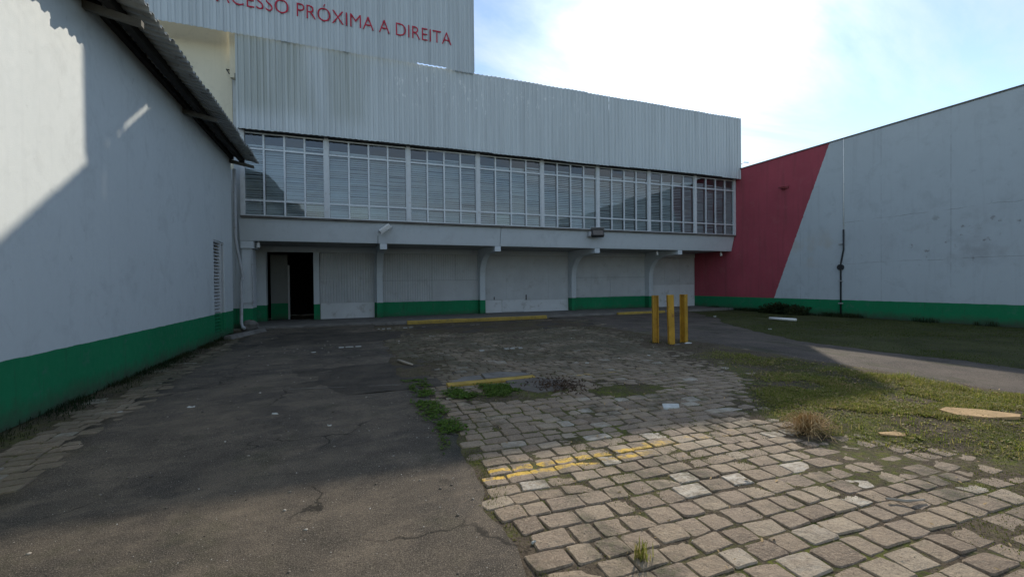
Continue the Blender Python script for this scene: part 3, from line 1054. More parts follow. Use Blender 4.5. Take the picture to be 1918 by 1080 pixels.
# window strip
WB = [-3.56, -0.655, 2.470, 5.475, 8.580, 11.585, 14.650, 17.685, 20.58]
YW = 18.35
ZS, Z1, Z2, ZT = 4.19, 4.775, 6.68, 7.28
glass_jit = []
blind_slat = 0.084
for b in range(8):
    xa, xb = WB[b]+0.075, WB[b+1]-0.075
    fr_ = MB()
    cw = (xb-xa)/4
    t = 0.031
    for k in range(5):
        xm = xa+cw*k
        fr_.box(xm-t if k else xm, xm+t if k < 4 else xm, YW-0.035, YW+0.035, ZS, ZT)
    for k in range(4):
        xl_, xr_ = xa+cw*k+t, xa+cw*(k+1)-t
        if k == 0: xl_ = xa+t
        for z in (ZS, Z1-t, Z2-t, ZT-0.05):
            fr_.box(xl_, xr_, YW-0.030, YW+0.030, z, z+(0.05 if z in (ZS, ZT-0.05) else 2*t))
    win = fr_.build('window', MT['alu'], mb)
    for k in range(4):
        xl_, xr_ = xa+cw*k+t, xa+cw*(k+1)-t
        for z0, z1 in ((ZS+0.05, Z1-t), (Z1+t, Z2-t), (Z2+t, ZT-0.05)):
            a1, a2 = random.gauss(0, 0.0035), random.gauss(0, 0.0035)
            yy = YW+0.012
            pm = MB()
            pm.v = [(xl_, yy-a1-a2, z0), (xr_, yy+a1-a2, z0), (xr_, yy+a1+a2, z1), (xl_, yy-a1+a2, z1)]
            pm.f = [(0, 1, 2, 3)]
            pm.build('pane', MT['glass'], win)
        # horizontal blind hanging behind the two lower panes
        bm_ = MB()
        top = Z2+random.choice((0.12, 0.16, 0.10, 0.20))
        bot = ZS+0.06+(random.choice((0, 0, 0, 0.03)))
        tilt = random.gauss(0.95, 0.12)
        z = bot
        sag = random.uniform(-0.006, 0.006)
        while z < top:
            tl = tilt+random.gauss(0, 0.10)
            dz, dy = 0.046*math.sin(tl), 0.046*math.cos(tl)
            jz = random.gauss(0, 0.006)
            bm_.quad((xl_+0.01, YW+0.12-dy, z-dz+jz+sag), (xr_-0.01, YW+0.12-dy, z-dz+jz-sag), (xr_-0.01, YW+0.12+dy, z+dz+jz-sag), (xl_+0.01, YW+0.12+dy, z+dz+jz+sag))
            z += blind_slat
        bm_.box(xl_+0.01, xr_-0.01, YW+0.09, YW+0.15, top+0.02, top+0.07)
        o = bm_.build('window_blind', MT['blind'], win)
        o['kind'] = 'stuff'
for b in range(9):
    hw = 0.075
    xc = WB[b]+(hw if b == 0 else -hw if b == 8 else 0)
    MB().box(xc-hw if b else xc-hw, xc+hw if b < 8 else xc+hw-0.0, YW-0.07, YW+0.06, ZS-0.005, ZT+0.04).build('window_post', MT['post'] if b < 8 else MT['alu'], mb)
MB().prism([(18.30, 4.13), (18.30, 4.17), (18.27, 4.18), (18.27, 4.205), (18.44, 4.185), (18.44, 4.13)], X0, XR-0.01, 'x').build('window_sill', MT['concrete'], mb)

# fascia beam, leaning outwards at the top, in two lengths
ZF0, ZF1 = 3.31, 4.125


def fascia(xa, xb):
    return MB().prism([(18.40, ZF1), (18.62, ZF1), (18.80, ZF0), (18.60, ZF0)], xa, xb, 'x').build('fascia_beam', MT['plaster'], mb, bevel=0.008)


fascia(X0-0.08, 6.55)
fascia(6.57, XR-0.02)
MB().box(X0-0.05, XR-0.05, 18.81, YF+0.2, 3.36, 3.41).build('canopy_soffit', simple('soffit_paint', (0.30, 0.30, 0.29), 0.85, 0.2, 0, 0.25, 1.5, (0.18, 0.17, 0.16)), mb)
MB().box(X0-0.05, XR-0.05, YF-0.06, YF+0.15, 3.10, 3.355).build('lintel', MT['plaster'], mb)

COLS = [-1.23, 1.50, 6.50, 11.72, 16.93]
RIBS = [1.40, 6.40, 11.66, 16.82]
for xc in COLS[1:]:
    xr_ = RIBS[COLS.index(xc)-1]
    xc = xc*0.6+xr_*0.4
    # column and curved cantilever rib in one outline (y, z)
    hw = 0.14
    pts = [(YF+0.02, 0), (YF-0.40, 0), (YF-0.40, 1.95)]
    for k in range(1, 9):
        t = k/8*math.pi/2
        pts.append((YF-0.40-1.25*(1-math.cos(t)), 1.95+1.12*math.sin(t)))
    pts += [(18.66, 3.075), (18.585, 3.075), (18.595, 3.305), (18.805, 3.305), (18.82, 3.355), (YF-0.065, 3.355), (YF+0.02, 3.09)]
    mm = MB().prism(pts, xc-hw, xc+hw, 'x')
    mm.build('column', MT['plaster'], mb)
MB().box(COLS[0]-0.13, COLS[0]+0.11, YF-0.2, YF+0.2, 0, 3.095).build('column', MT['plaster'], mb)
MB().box(-3.60, -3.22, YF-0.2, YF+0.2, 0, 3.095).build('column', MT['plaster'], mb)
# pier under the left end of the beam with a corbel
MB().box(-3.62, -3.30, 18.66, 19.5, 0, 3.02).build('pier', MT['plaster'], mb)
MB().box(-3.64, -3.22, 18.585, 19.52, 3.025, 3.30).build('corbel', MT['plaster'], mb)
cd = MB().tube([(-3.27, 18.62, 2.98), (-3.27, 18.63, 1.0), (-3.58, 18.63, 0.97)], 0.016, 6)
cd.build('conduit', MT['pipe'], mb)
MB().box(-3.31, -3.23, 18.58, 18.655, 0.95, 1.06).build('conduit_box', MT['pipe'], mb)

# bay 0: open recess into the dark building
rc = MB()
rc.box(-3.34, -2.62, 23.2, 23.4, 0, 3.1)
rc.build('recess_wall', plaster('recess_shade_plaster', base=(0.20, 0.21, 0.20)), mb)  # pale wall dimmed: shade of the recess is in the base colour
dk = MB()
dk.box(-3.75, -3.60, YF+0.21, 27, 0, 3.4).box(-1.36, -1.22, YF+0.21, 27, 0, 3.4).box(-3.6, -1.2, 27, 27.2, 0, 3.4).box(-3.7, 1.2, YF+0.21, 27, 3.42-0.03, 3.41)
dk.build('recess_lining', MT['shade_black'], mb)  # black lining: the recess's darkness is painted on
MB().box(-2.61, -2.54, 23.2, 23.4, 0, 2.6).build('door_jamb', MT['panel'], mb)

# bay 1: folding door of ribbed sheets over a plain kick board
fd = MB().box(-1.11, 1.24, YF+0.06, YF+0.10, 0.05, 3.09).build('folding_door', MT['kick'], mb)


def ribbed(x0, x1, z0, z1, y, mat, parent, name, pitch=0.115, depth=0.022):
    p = corrugated(x0, x1, pitch, depth)
    return sheet_mesh(p, lambda u, d: (u, y-d, z0), lambda u, d: (u, y-d, z1), (0, 0.003, 0)).build(name, mat, parent)


for k, (a_, b_) in enumerate(((-1.10, 0.07), (0.075, 1.235))):
    for z0, z1 in ((0.80, 1.845), (1.855, 3.08)):
        ribbed(a_, b_, z0, z1, YF+0.03+random.uniform(-.004, .004), MT['panel'], fd, 'door_sheet')
MB().box(1.245, 1.60, YF+0.03, YF+0.2, 0, 3.09).build('door_jamb', MT['plaster'], mb)
MB().box(-1.10, 1.235, YF+0.025, YF+0.055, 0.06, 0.79).build('kick_board', MT['kick'], fd)

# bay 2: ribbed sheets above a green dado wall
MB().box(1.62, 6.36, YF, YF+0.2, 0, 0.80).build('dado_wall', MT['plaster'], mb)
xx = 1.64
for k in range(4):
    for z0, z1 in ((0.81, 1.80), (1.808, 3.09)):
        off = random.uniform(-0.008, 0.008)
        if k < 2 or z0 > 1:
            ribbed(xx, xx+1.175, z0, z1, YF+0.03+off, MT['panel'], mb, 'wall_sheet', depth=(0.02, 0.018, 0.012, 0.008)[k])
        else:
            MB().box(xx, xx+1.175, YF+0.012+off, YF+0.05+off, z0, z1).build('wall_sheet', MT['panel'], mb)
    xx += 1.18
# bay 3: wide sliding door of flat boards with patched foot
sd = MB().box(6.66, 11.56, YF+0.04, YF+0.08, 0.04, 3.09).build('sliding_door', MT['panel'], mb)
for k in range(4):
    a_ = 6.67+k*1.2225
    MB().box(a_, a_+1.2185, YF+0.005+random.uniform(-.003, .003), YF+0.038, 0.76, 3.08).build('door_board', MT['panel'], sd)
for a_, b_, z0, z1, d in ((6.67, 7.62, 0.10, 0.745, 0.0), (7.635, 8.86, 0.13, 0.75, -0.012), (8.875, 11.55, 0.06, 0.70, 0.004)):
    MB().box(a_, b_, YF+d, YF+0.038, z0, z1).build('foot_board', MT['kick'], sd)
MB().box(8.98, 9.03, YF-0.03, YF-0.001, 0.72, 1.0).build('door_bolt', MT['dark_metal'], sd)
MB().box(7.18, 7.22, YF-0.025, YF+0.004, 0.77, 0.92).build('door_bolt', MT['dark_metal'], sd)
# bay 4: flat boards above a dado wall
MB().box(11.84, 16.80, YF, YF+0.2, 0, 0.80).build('dado_wall', MT['plaster'], mb)
for k in range(4):
    a_ = 11.85+k*1.238
    for z0, z1 in ((0.81, 1.895), (1.905, 3.09)):
        MB().box(a_, a_+1.228, YF+0.012+random.uniform(-.006, .006), YF+0.05, z0, z1).build('wall_board', MT['panel'], mb)
# bay 5: white double door at the end
ed = MB().box(17.05, XR-0.01, YF+0.05, YF+0.09, 0.02, 3.09).build('double_door', MT['panel'], mb)
for a_, b_ in ((17.07, 18.20), (18.21, 19.38), (19.39, XR-0.03)):
    for z0, z1 in ((0.06, 1.42), (1.43, 1.97), (1.98, 3.08)):
        MB().box(a_, b_, YF+0.01+random.uniform(-.006, .006), YF+0.048, z0, z1).build('door_board', MT['kick'] if z0 < 1 else MT['panel'], ed)
MB().box(-1.2, XR, YF+0.25, YF+0.4, 0, 3.4).build('backing_wall', MT['shade_black'], mb)

# concrete apron and kerb along the front
ap = MB()
ap.prism([(18.44, -0.05), (18.44, 0.055), (18.48, 0.075), (YF+0.3, 0.085), (YF+0.3, -0.05)], -3.62, XR-0.01, 'x')
props(ap.build('concrete_apron', MT['concrete']), kind='structure')


def kerb(x0, x1, y, label):
    n = max(2, int((x1-x0)/0.5))
    m = MB()
    prof = [(-0.07, -0.05), (-0.075, 0.070), (-0.055, 0.098), (0.05, 0.102), (0.07, 0.09), (0.07, -0.05)]
    for k in range(n+1):
        xx = x0+(x1-x0)*k/n
        j = [random.uniform(-.012, .012) for _ in range(2)]
        for a_, b_ in prof:
            m.v.append((xx, y+a_+j[0]*(b_ > 0), b_+j[1]*(b_ > 0)))
    q = len(prof)
    for k in range(n):
        for i_ in range(q):
            i2 = (i_+1) % q
            m.f.append((k*q+i_, k*q+i2, (k+1)*q+i2, (k+1)*q+i_))
    m.f.append(tuple(range(q)))
    m.f.append(tuple(n*q+i_ for i_ in reversed(range(q))))
    return props(m.build('painted_kerb', MT['yellow_kerb']), label, 'kerb')


kerb(2.35, 8.75, 18.36, 'long worn yellow kerb in front of the sliding door and green wall')
kerb(12.7, 15.6, 18.36, 'short worn yellow kerb behind the yellow posts, near the double door')

# ------------------------------------------------------------------ sign screen above the roof
ts = thing('sign_screen', (-3, 18.2, 10.6), 'tall grey corrugated screen above the roof with red lettering', 'sign wall')
TX1, TZ0, TZ1 = 5.22, 10.655, 15.2
x = TX1
i = 0
while x > -11.5:
    x0 = x-1.2
    p = corrugated(x0, x, 0.2, 0.034)
    slit = -0.030 if x0 > 2.5 and x < 4.2 else -0.075
    b0 = TZ0+slit+random.uniform(-.008, .008)
    yo = 17.875 if slit < 0 else 17.875
    sheet_mesh(p, lambda u, d: (u, yo-d, b0), lambda u, d: (u, yo-d, TZ1), (0, 0.005, 0)).build('cladding_sheet', MT['tower'], ts)
    x = x0
    i += 1
for xx in (-10.5, -7.5, -4.5, -1.5, 0.6, 4.95):
    MB().box(xx-0.06, xx+0.06, YP+0.35, YP+0.47, 10.29 if xx > -3.7 else 11.81, TZ1-0.1).build('support_post', MT['dark_metal'], ts)
rl = MB()
for z in (11.95, 13.4, 14.8):
    rl.box(-11.4, TX1-0.02, 17.925, YP+0.34, z, z+0.10)
rl.build('support_rail', MT['dark_metal'], ts)
MB().box(TX1-0.005, TX1+0.02, 17.86, YP+0.5, TZ0+0.0, TZ1).build('end_flashing', MT['tower'], ts)

# red letters painted on the ribs
TEXT = 'ACESSO PRÓXIMA A DIREITA'


def text_mesh(body):
    cu = bpy.data.curves.new('letter', 'FONT')
    cu.body = body
    cu.size = 1.0
    cu.extrude = 0.012
    cu.offset = -0.013
    cu.resolution_u = 4
    o = bpy.data.objects.new('letter', cu)
    COL.objects.link(o)
    dg = bpy.context.evaluated_depsgraph_get()
    dg.update()
    me = bpy.data.meshes.new_from_object(o.evaluated_get(dg))
    bpy.data.objects.remove(o)
    return me


def xmax(me):
    c_ = np.empty(len(me.vertices)*3)
    me.vertices.foreach_get('co', c_)
    return c_.reshape(-1, 3)[:, 0].max()


full = {}
ends = []
for i, ch in enumerate(TEXT):
    ends.append(xmax(text_mesh(TEXT[:i+1])) if ch != ' ' else 0)
# P of PROXIMA starts at -1.57, last A ends at 4.25
iP = TEXT.index('P')
meP = text_mesh('P')
cP = np.empty(len(meP.vertices)*3); meP.vertices.foreach_get('co', cP); cP = cP.reshape(-1, 3)
startP = ends[iP]-(cP[:, 0].max()-cP[:, 0].min())
sx = (4.25+1.57)/(ends[-1]-startP)
cap = cP[:, 1].max()
sy = 0.50/cap
cache = {}
for i, ch in enumerate(TEXT):
    if ch == ' ':
        continue
    me = cache.get(ch) or text_mesh(ch)
    if ch not in cache:
        cache[ch] = me
        me.name = 'letter'
        me.materials.clear()
        me.materials.append(MT['red_letter'])
    o = bpy.data.objects.new('letter', me)
    xr_ = 4.25-(ends[-1]-ends[i])*sx
    o.location = (xr_-xmax(me)*sx-ORIGIN[ts].x, 17.872-ORIGIN[ts].y, 11.57-ORIGIN[ts].z)
    o.rotation_euler = (R(90), 0, 0)
    o.scale = (sx, sy, 1)
    o.parent = ts
    COL.objects.link(o)

# ------------------------------------------------------------------ building on the right
rb = thing('warehouse', (XR+5, 8, 0), 'right hand building with grey wall, slanted red paint and green base band', 'building')
ZR = 7.86
w = MB()
w.box(XR, XR+0.25, -14, 40, -0.3, ZR)
w.build('wall', MT['right_plaster'], rb)
MB().box(XR+0.25, XR+16, 39.75, 40, -0.3, ZR-0.1).build('rear_wall', MT['right_plaster'], rb)
MB().box(XR+0.26, XR+16, -14, 39.7, ZR-0.4, ZR-0.2).build('roof', MT['roof_metal'], rb)
y = -14.0
while y < 40:
    MB().prism([(XR-0.03, ZR-0.03), (XR-0.03, ZR+0.02), (XR+0.30, ZR+0.035), (XR+0.30, ZR+0.004), (XR-0.012, ZR+0.004), (XR-0.012, ZR-0.03)], y, y+2.99, 'y').build('coping', MT['rafter'], rb)
    y += 3.0
# wall lamp painted over on the red part
wlp = MB().box(XR-0.06, XR-0.001, 15.15, 15.55, 6.2, 6.3)
wlp.prism([(XR-0.42, 6.26), (XR-0.06, 6.30), (XR-0.06, 6.2), (XR-0.42, 6.20)], 15.3, 15.42, 'y')
props(wlp.build('wall_bracket', simple('old_red_bracket', (0.20, 0.045, 0.05), 0.7)), 'small reddish bracket sticking out of the red painted wall', 'bracket')
# pipe with box
pc = thing('conduit', (XR-0.05, 12.78, 0), 'thin cable pipe with round box running up the grey right wall', 'conduit')
MB().tube([(XR-0.04, 12.74, -0.02), (XR-0.04, 12.74, 2.3), (XR-0.04, 12.66, 2.75), (XR-0.04, 12.62, 2.95), (XR-0.04, 12.62, 3.83)], 0.033, 8).build('lower_pipe', MT['dark_metal'], pc, smooth=True)
MB().tube([(XR-0.025, 12.62, 3.84), (XR-0.025, 12.62, ZR-0.06)], 0.018, 8).build('upper_pipe', MT['white'], pc, smooth=True)
MB().tube([(XR-0.10, 12.74, 2.17), (XR-0.001, 12.74, 2.17)], 0.13, 12).build('junction_box', MT['dark_metal'], pc)
for z in (1.55, 0.55, 3.2):
    MB().box(XR-0.08, XR-0.002, 12.66, 12.82, z, z+0.04).build('clip', MT['pipe'], pc)
# aerial on the far roof and bent pipe at the corner
an = thing('roof_aerial', (22.5, 19.6, ZR-0.2), 'thin aerial with two rods above the red wall', 'aerial')
MB().tube([(22.5, 19.6, ZR-0.2), (22.5, 19.6, ZR+1.05)], 0.014, 6).build('mast', MT['dark_metal'], an)
MB().tube([(22.3, 19.6, ZR+0.3), (22.3, 19.6, ZR+0.95)], 0.010, 6).build('rod', MT['dark_metal'], an)
MB().tube([(22.3, 19.6, ZR+0.31), (22.5, 19.6, ZR+0.31)], 0.010, 6).build('crossbar', MT['dark_metal'], an)
bp_ = MB().tube([(20.70, 18.2, 7.95), (20.72, 18.1, 8.12), (21.0, 18.1, 8.28), (21.35, 18.1, 8.30)], 0.022, 6)
props(bp_.build('bent_pipe', MT['dark_metal']), 'bent dark pipe poking out beside the right end of the corrugated front', 'pipe')

# ------------------------------------------------------------------ fixtures on the front
sc_ = thing('security_camera', (1.45, 18.4, 3.95), 'white box camera tilted on the fascia above the first rib end', 'camera')
ax = Vector((0.80, -0.18, 0.58)).normalized()
ay = Vector((0.2, -0.95, -0.25)); ay = (ay-ax*ay.dot(ax)).normalized()
az = ax.cross(ay)
c0 = Vector((1.50, 18.28, 3.90))
MB().obox(c0, ax, ay, az, 0.235, 0.075, 0.08).build('housing', MT['white'], sc_, bevel=0.015)
MB().obox(c0+az*0.092, ax, ay, az, 0.27, 0.09, 0.006).build('sun_shield', MT['white'], sc_)
MB().obox(c0-ax*0.24, ax, ay, az, 0.008, 0.06, 0.06).build('lens_glass', MT['dark_metal'], sc_)
MB().tube([(1.28, 18.50, 3.78), (1.33, 18.40, 3.80), (1.42, 18.30, 3.82)], 0.022, 6).build('arm', MT['pipe'], sc_)
MB().tube([(1.245, 18.515, 3.76), (1.24, 18.57, 3.30)], 0.010, 6).build('cable', MT['dark_metal'], sc_)

fl = thing('floodlight', (11.4, 18.3, 4.0), 'dark rectangular floodlight on the fascia below the fifth window', 'floodlight')
fa = Vector((0.97, -0.22, 0)).normalized()
fz = Vector((0.1, 0.45, 0.89)).normalized()
fy = fz.cross(fa).normalized()
fc = Vector((11.45, 18.17, 4.00))
MB().obox(fc, fa, fy, fz, 0.30, 0.085, 0.185).build('housing', MT['dark_metal'], fl, bevel=0.02)
MB().obox(fc-fy*0.09, fa, fy, fz, 0.26, 0.006, 0.15).build('front_glass', MT['lamp_glass'], fl)
MB().obox(fc+fz*0.20-fy*0.06, fa, fy, fz, 0.34, 0.16, 0.008).build('hood', MT['pipe'], fl)
MB().box(11.02, 11.10, 18.20, 18.47, 3.86, 4.08).build('arm', MT['pipe'], fl)
MB().obox(fc-fa*0.32, fa, fy, fz, 0.03, 0.05, 0.12).build('end_cap', MT['lamp_glass'], fl)

for (xx, yy, zz, lab) in ((15.75, 19.1, 3.34, 'small white spot lamp under the canopy beside the last rib'), (20.2, 19.0, 3.34, 'small white spot lamp under the canopy beside the red wall'), (-3.10, 18.85, 3.34, 'small white spot lamp under the canopy beside the left corbel')):
    l = thing('spot_lamp', (xx, yy, zz), lab, 'lamp', 'spot lamps under the canopy')
    MB().tube([(xx, yy, zz+0.018), (xx, yy, zz-0.06)], 0.02, 6).build('stem', MT['pipe'], l)
    MB().tube([(xx, yy, zz-0.06), (xx, yy-0.01, zz-0.10), (xx, yy-0.04, zz-0.27)], [0.03, 0.055, 0.06], 10).build('lamp_shade', MT['white'], l, smooth=False)

# downpipe at the corner
dpp = thing('downpipe', (-3.55, 17.9, 0), 'stained grey downpipe with an elbow between the left building and the beam', 'pipe')
MB().tube([(-3.60, 17.60, 5.7), (-3.60, 17.62, 3.3), (-3.58, 17.75, 2.9), (-3.46, 17.9, 2.05), (-3.45, 17.9, 1.9), (-3.50, 17.9, 1.75), (-3.52, 17.9, 0.28), (-3.46, 17.8, 0.16), (-3.38, 17.66, 0.12)], 0.052, 10).build('pipe', MT['pipe'], dpp, smooth=True)
for z in (1.88, 0.9):
    MB().tube([(-3.47-(z < 1)*0.04, 17.9, z-0.04), (-3.47-(z < 1)*0.04, 17.9, z+0.04)], 0.068, 10).build('collar', MT['pipe'], dpp)

# ------------------------------------------------------------------ bollards: rolled steel sections painted yellow
def h_post(x, y, h, rot, lean, label):
    t = thing('bollard', (x, y, -0.02), label, 'bollard', 'yellow steel posts in the yard')
    t.rotation_euler = (lean[1], lean[0], rot)
    W_, D_, tf = 0.075, 0.075, 0.011
    for s_ in (-1, 1):
        b = MB().box(x-W_, x+W_, y+s_*D_-tf*(s_ > 0)*2+0, y+s_*D_+tf*2*(s_ < 0), -0.1, h)
        b.build('flange', MT['yellow'], t, bevel=0.003)
    MB().box(x-0.006, x+0.006, y-D_+0.023, y+D_-0.023, -0.1, h-0.004).build('web', MT['yellow'], t)
    MB().box(x-W_+0.002, x+W_-0.002, y-D_+0.023, y+D_-0.023, h-0.012, h-0.002).build('cap_plate', MT['yellow'], t)
    return t


h_post(7.61, 9.30, 1.25, R(62), (R(0.5), 0), 'left yellow steel post of the three, standing a little apart')
h_post(7.80, 8.92, 1.27, R(-28), (R(-1.2), 0), 'middle yellow steel post of the three, leaning and nearest')
h_post(8.30, 9.02, 1.27, R(20), (R(-0.4), 0), 'right yellow steel post of the three with a pale stone at its foot')

# concrete slab with a yellow line in the yard
sl = thing('concrete_kerb', (2.2, 6.6, 0), 'broken low concrete kerb with a yellow painted edge in the middle of the yard', 'kerb')


def slab(poly, z, name, mat, parent):
    m = MB()
    n = len(poly)
    ptsb = [(x_, y_, -0.05) for x_, y_ in poly]
    cx_, cy_ = sum(p_[0] for p_ in poly)/n, sum(p_[1] for p_ in poly)/n
    ptst = [(cx_+(x_-cx_)*0.97, cy_+(y_-cy_)*0.96, z+random.uniform(-.008, .008)) for x_, y_ in poly]
    m.v = ptsb+ptst
    m.f = [tuple(n+i_ for i_ in range(n))]+[(i_, (i_+1) % n, n+(i_+1) % n, n+i_) for i_ in range(n)]
    return m.build(name, mat, parent)


slab([(1.50, 6.79), (2.10, 6.80), (2.14, 7.20), (1.85, 7.16)], 0.030, 'slab', MT['concrete'], sl)
slab([(2.12, 6.80), (2.62, 6.79), (2.95, 6.76), (2.88, 7.05), (2.5, 7.22), (2.16, 7.20)], 0.045, 'slab', MT['concrete'], sl)
slab([(2.38, 6.58), (2.98, 6.58), (3.28, 6.2), (3.0, 5.72), (2.55, 5.66), (2.3, 6.05)], 0.034, 'slab', simple('smooth_concrete', (0.12, 0.105, 0.09), 0.9, 0.2, 0, 0.3, 2.5, (0.09, 0.08, 0.07), 0.4), sl)
for a_, b_ in ((1.46, 2.09), (2.095, 2.94)):
    MB().prism([(6.60, -0.04), (6.61, 0.030), (6.64, 0.042), (6.75, 0.044), (6.775, 0.03), (6.775, -0.04)], a_, b_, 'x').build('yellow_edge', MT['yellow_kerb'], sl)

# concrete joint across the asphalt
jn = MB()
n = 16
for k in range(n):
    xa, xb = -0.85+1.85*k/n, -0.85+1.85*(k+0.93)/n
    ya, yb = 7.45-0.43*k/n+random.uniform(-.012, .012), 7.45-0.43*(k+1)/n+random.uniform(-.012, .012)
    jn.quad((xa, ya-0.013, 0.012), (xb, yb-0.013, 0.012), (xb, yb+0.013, 0.012), (xa, ya+0.013, 0.012))
props(jn.build('concrete_joint', MT['concrete']), kind='structure')
# worn white bay lines
lm = MB()
white_line = simple('worn_white_line', (0.36, 0.36, 0.34), 0.8, 0.2, 0, 0.3, 8, (0.10, 0.09, 0.08))
for (xa, xb, yy) in ((2.95, 4.05, 9.86), (1.05, 2.7, 16.3), (3.3, 5.0, 16.2), (-0.2, 0.5, 11.9)):
    x = xa
    while x < xb:
        l_ = random.uniform(0.06, 0.2)
        if random.random() < 0.6:
            lm.box(x, x+l_, yy+random.uniform(-.01, .01), yy+0.09, -0.02, 0.020)
        x += l_+random.uniform(0.02, 0.12)
props(lm.build('line_marking', white_line), kind='structure')

# concrete gutter block and boulder by the downpipe
gt = MB().prism([(-3.52, -0.03), (-3.45, 0.11), (-3.28, 0.12), (-3.20, -0.03)], 15.35, 17.55, 'y')
o = gt.build('gutter_kerb', MT['concrete'], bevel=0.02)
props(o, 'pale concrete gutter kerb at the foot of the downpipe by the left wall', 'kerb')
o.rotation_euler = (0, 0, R(-16))
o.location.x += 0.27


def rock(name, x, y, z, rx, ry, rz, mat, label, cat, seed, group=None):
    r = random.Random(seed)
    m = MB()
    n, rings = 9, 5
    for j in range(rings+1):
        ph = math.pi*j/rings
        for k in range(n):
            t = 2*math.pi*k/n
            q = 1+r.uniform(-.18, .18)
            m.v.append((x+rx*math.sin(ph)*math.cos(t)*q, y+ry*math.sin(ph)*math.sin(t)*q, z+rz*math.cos(ph)*(1+r.uniform(-.1, .1))))
    for j in range(rings):
        for k in range(n):
            k2 = (k+1) % n
            m.f.append((j*n+k, (j+1)*n+k, (j+1)*n+k2, j*n+k2))
    return props(m.build(name, mat), label, cat, group)


rock('boulder', -3.30, 18.15, 0.15, 0.26, 0.22, 0.24, MT['concrete'], 'rounded grey stone against the pier behind the downpipe', 'stone', 3)
rock('pale_stone', 8.25, 8.82, 0.0, 0.12, 0.07, 0.035, MT['litter'], 'flat pale stone at the foot of the right yellow post', 'stone', 4)
rock('pale_stone', 7.86, 8.78, 0.0, 0.10, 0.06, 0.03, MT['concrete'], 'flat grey stone at the foot of the middle yellow post', 'stone', 5)

# ------------------------------------------------------------------ loose things
tile = slab([(3.70, 4.38), (3.92, 4.34), (4.02, 4.47), (3.80, 4.53)], 0.022, 'white_tile', MT['litter'], None)
props(tile, 'white broken tile lying on the shaded paving stones', 'tile')
pw = MB().tube([(16.42, 12.95, 0.05), (16.62, 11.95, 0.05)], 0.055, 10)
props(pw.build('white_pipe', MT['white'], smooth=True), 'white plastic pipe lying on the shaded lawn by the right wall', 'pipe')
bd = slab([(6.55, 2.98), (6.78, 3.02), (7.02, 2.80), (7.20, 2.52), (7.02, 2.46), (6.72, 2.60), (6.52, 2.80)], 0.05, 'wooden_board', MT['board'], None)
props(bd, 'broken pale orange board lying in the sunlit grass', 'board')
fl2 = slab([(5.14, 2.83), (5.32, 2.77), (5.42, 2.66), (5.28, 2.67), (5.10, 2.78)], 0.014, 'flat_stone', MT['board'], None)
props(fl2, 'small flat tan stone in the grass beside the dry bush', 'stone')
sk = MB().tube([(0.97, 9.08, 0.055), (1.06, 8.80, 0.060), (1.18, 8.52, 0.050)], [0.030, 0.026, 0.018], 6)
props(sk.build('stick', MT['stick'], smooth=True), 'short pale stick lying on the dark mud patch', 'stick')
tw = MB().tube([(3.60, 1.93, 0.03), (3.70, 1.86, 0.025), (3.86, 1.83, 0.02)], [0.010, 0.012, 0.006], 5)
props(tw.build('twig', MT['stick']), 'thin pale twig lying on the sunlit stones at lower right', 'twig')


def scrap(x, y, s_, z=0.012):
    n = 6
    pts = []
    for k in range(n):
        t = 2*math.pi*k/n+random.uniform(-.3, .3)
        q = s_*random.uniform(0.55, 1.1)
        pts.append((x+q*math.cos(t+0.5)*1.2, y+q*0.55*math.sin(t)))
    return pts


LIT = [((1.06, 2.44), 0.022, 'white crumpled scrap on the asphalt edge beside the stones'),
       ((-1.95, 6.9), 0.06, 'flat grey flake on the asphalt, left of the middle'),
       ((-0.85, 6.1), 0.05, 'pale flake on the shaded asphalt below the joint'),
       ((-2.75, 7.0), 0.05, 'white scrap on the stone strip along the left wall'),
       ((-0.75, 11.4), 0.07, 'white scrap on the far asphalt in front of the folding door'),
       ((-0.2, 5.35), 0.035, 'small white scrap in the middle of the shaded asphalt'),
       ((4.45, 7.5), 0.05, 'white scrap on the dark stones left of the posts'),
       ((6.15, 7.75), 0.05, 'white scrap on dark stones just in front of the posts'),
       ((2.42, 6.12), 0.045, 'white scrap in the weeds in front of the yellow edge'),
       ((13.2, 10.4), 0.07, 'white scrap on the shaded lawn nearest the path'),
       ((5.9, 3.35), 0.03, 'small white scrap in the sunlit grass left of the board'),
       ((15.8, 15.2), 0.08, 'white scrap on bare ground below the red wall')]
for (xy, s_, lab) in LIT:
    o = slab(scrap(xy[0], xy[1], s_*0.8), 0.011, 'litter_scrap', MT['litter'], None)
    props(o, lab, 'litter', 'scraps of white litter')

# dry tumbleweed-like bush on the stones
tb = MB()
for k in range(620):
    t, ph = random.uniform(0, 2*math.pi), random.uniform(0.1, 1.62)
    rr_ = random.uniform(0.12, 0.29)
    b0 = Vector((4.55+random.uniform(-.05, .05), 3.15+random.uniform(-.04, .04), 0.02))
    d = Vector((math.cos(t)*math.sin(ph)*1.15, math.sin(t)*math.sin(ph), math.cos(ph)*0.72))
    p1 = b0+d*rr_*0.6
    p2 = b0+d*rr_+Vector((random.uniform(-.06, .06), random.uniform(-.06, .06), random.uniform(-.02, .03)))
    p3 = p2+Vector((random.uniform(-.10, .10), random.uniform(-.10, .10), random.uniform(-.09, .0)))
    if p3.z < 0.01: p3.z = 0.01
    sd_ = d.cross(Vector((0.2, 0.1, 1))).normalized()*0.0024
    for q1, q2 in ((b0, p1), (p1, p2), (p2, p3)):
        tb.quad(q1-sd_, q1+sd_, q2+sd_, q2-sd_)
props(tb.build('dry_bush', MT['straw']), 'dry straw coloured bush lying on sunlit stones at the grass edge', 'dry bush')

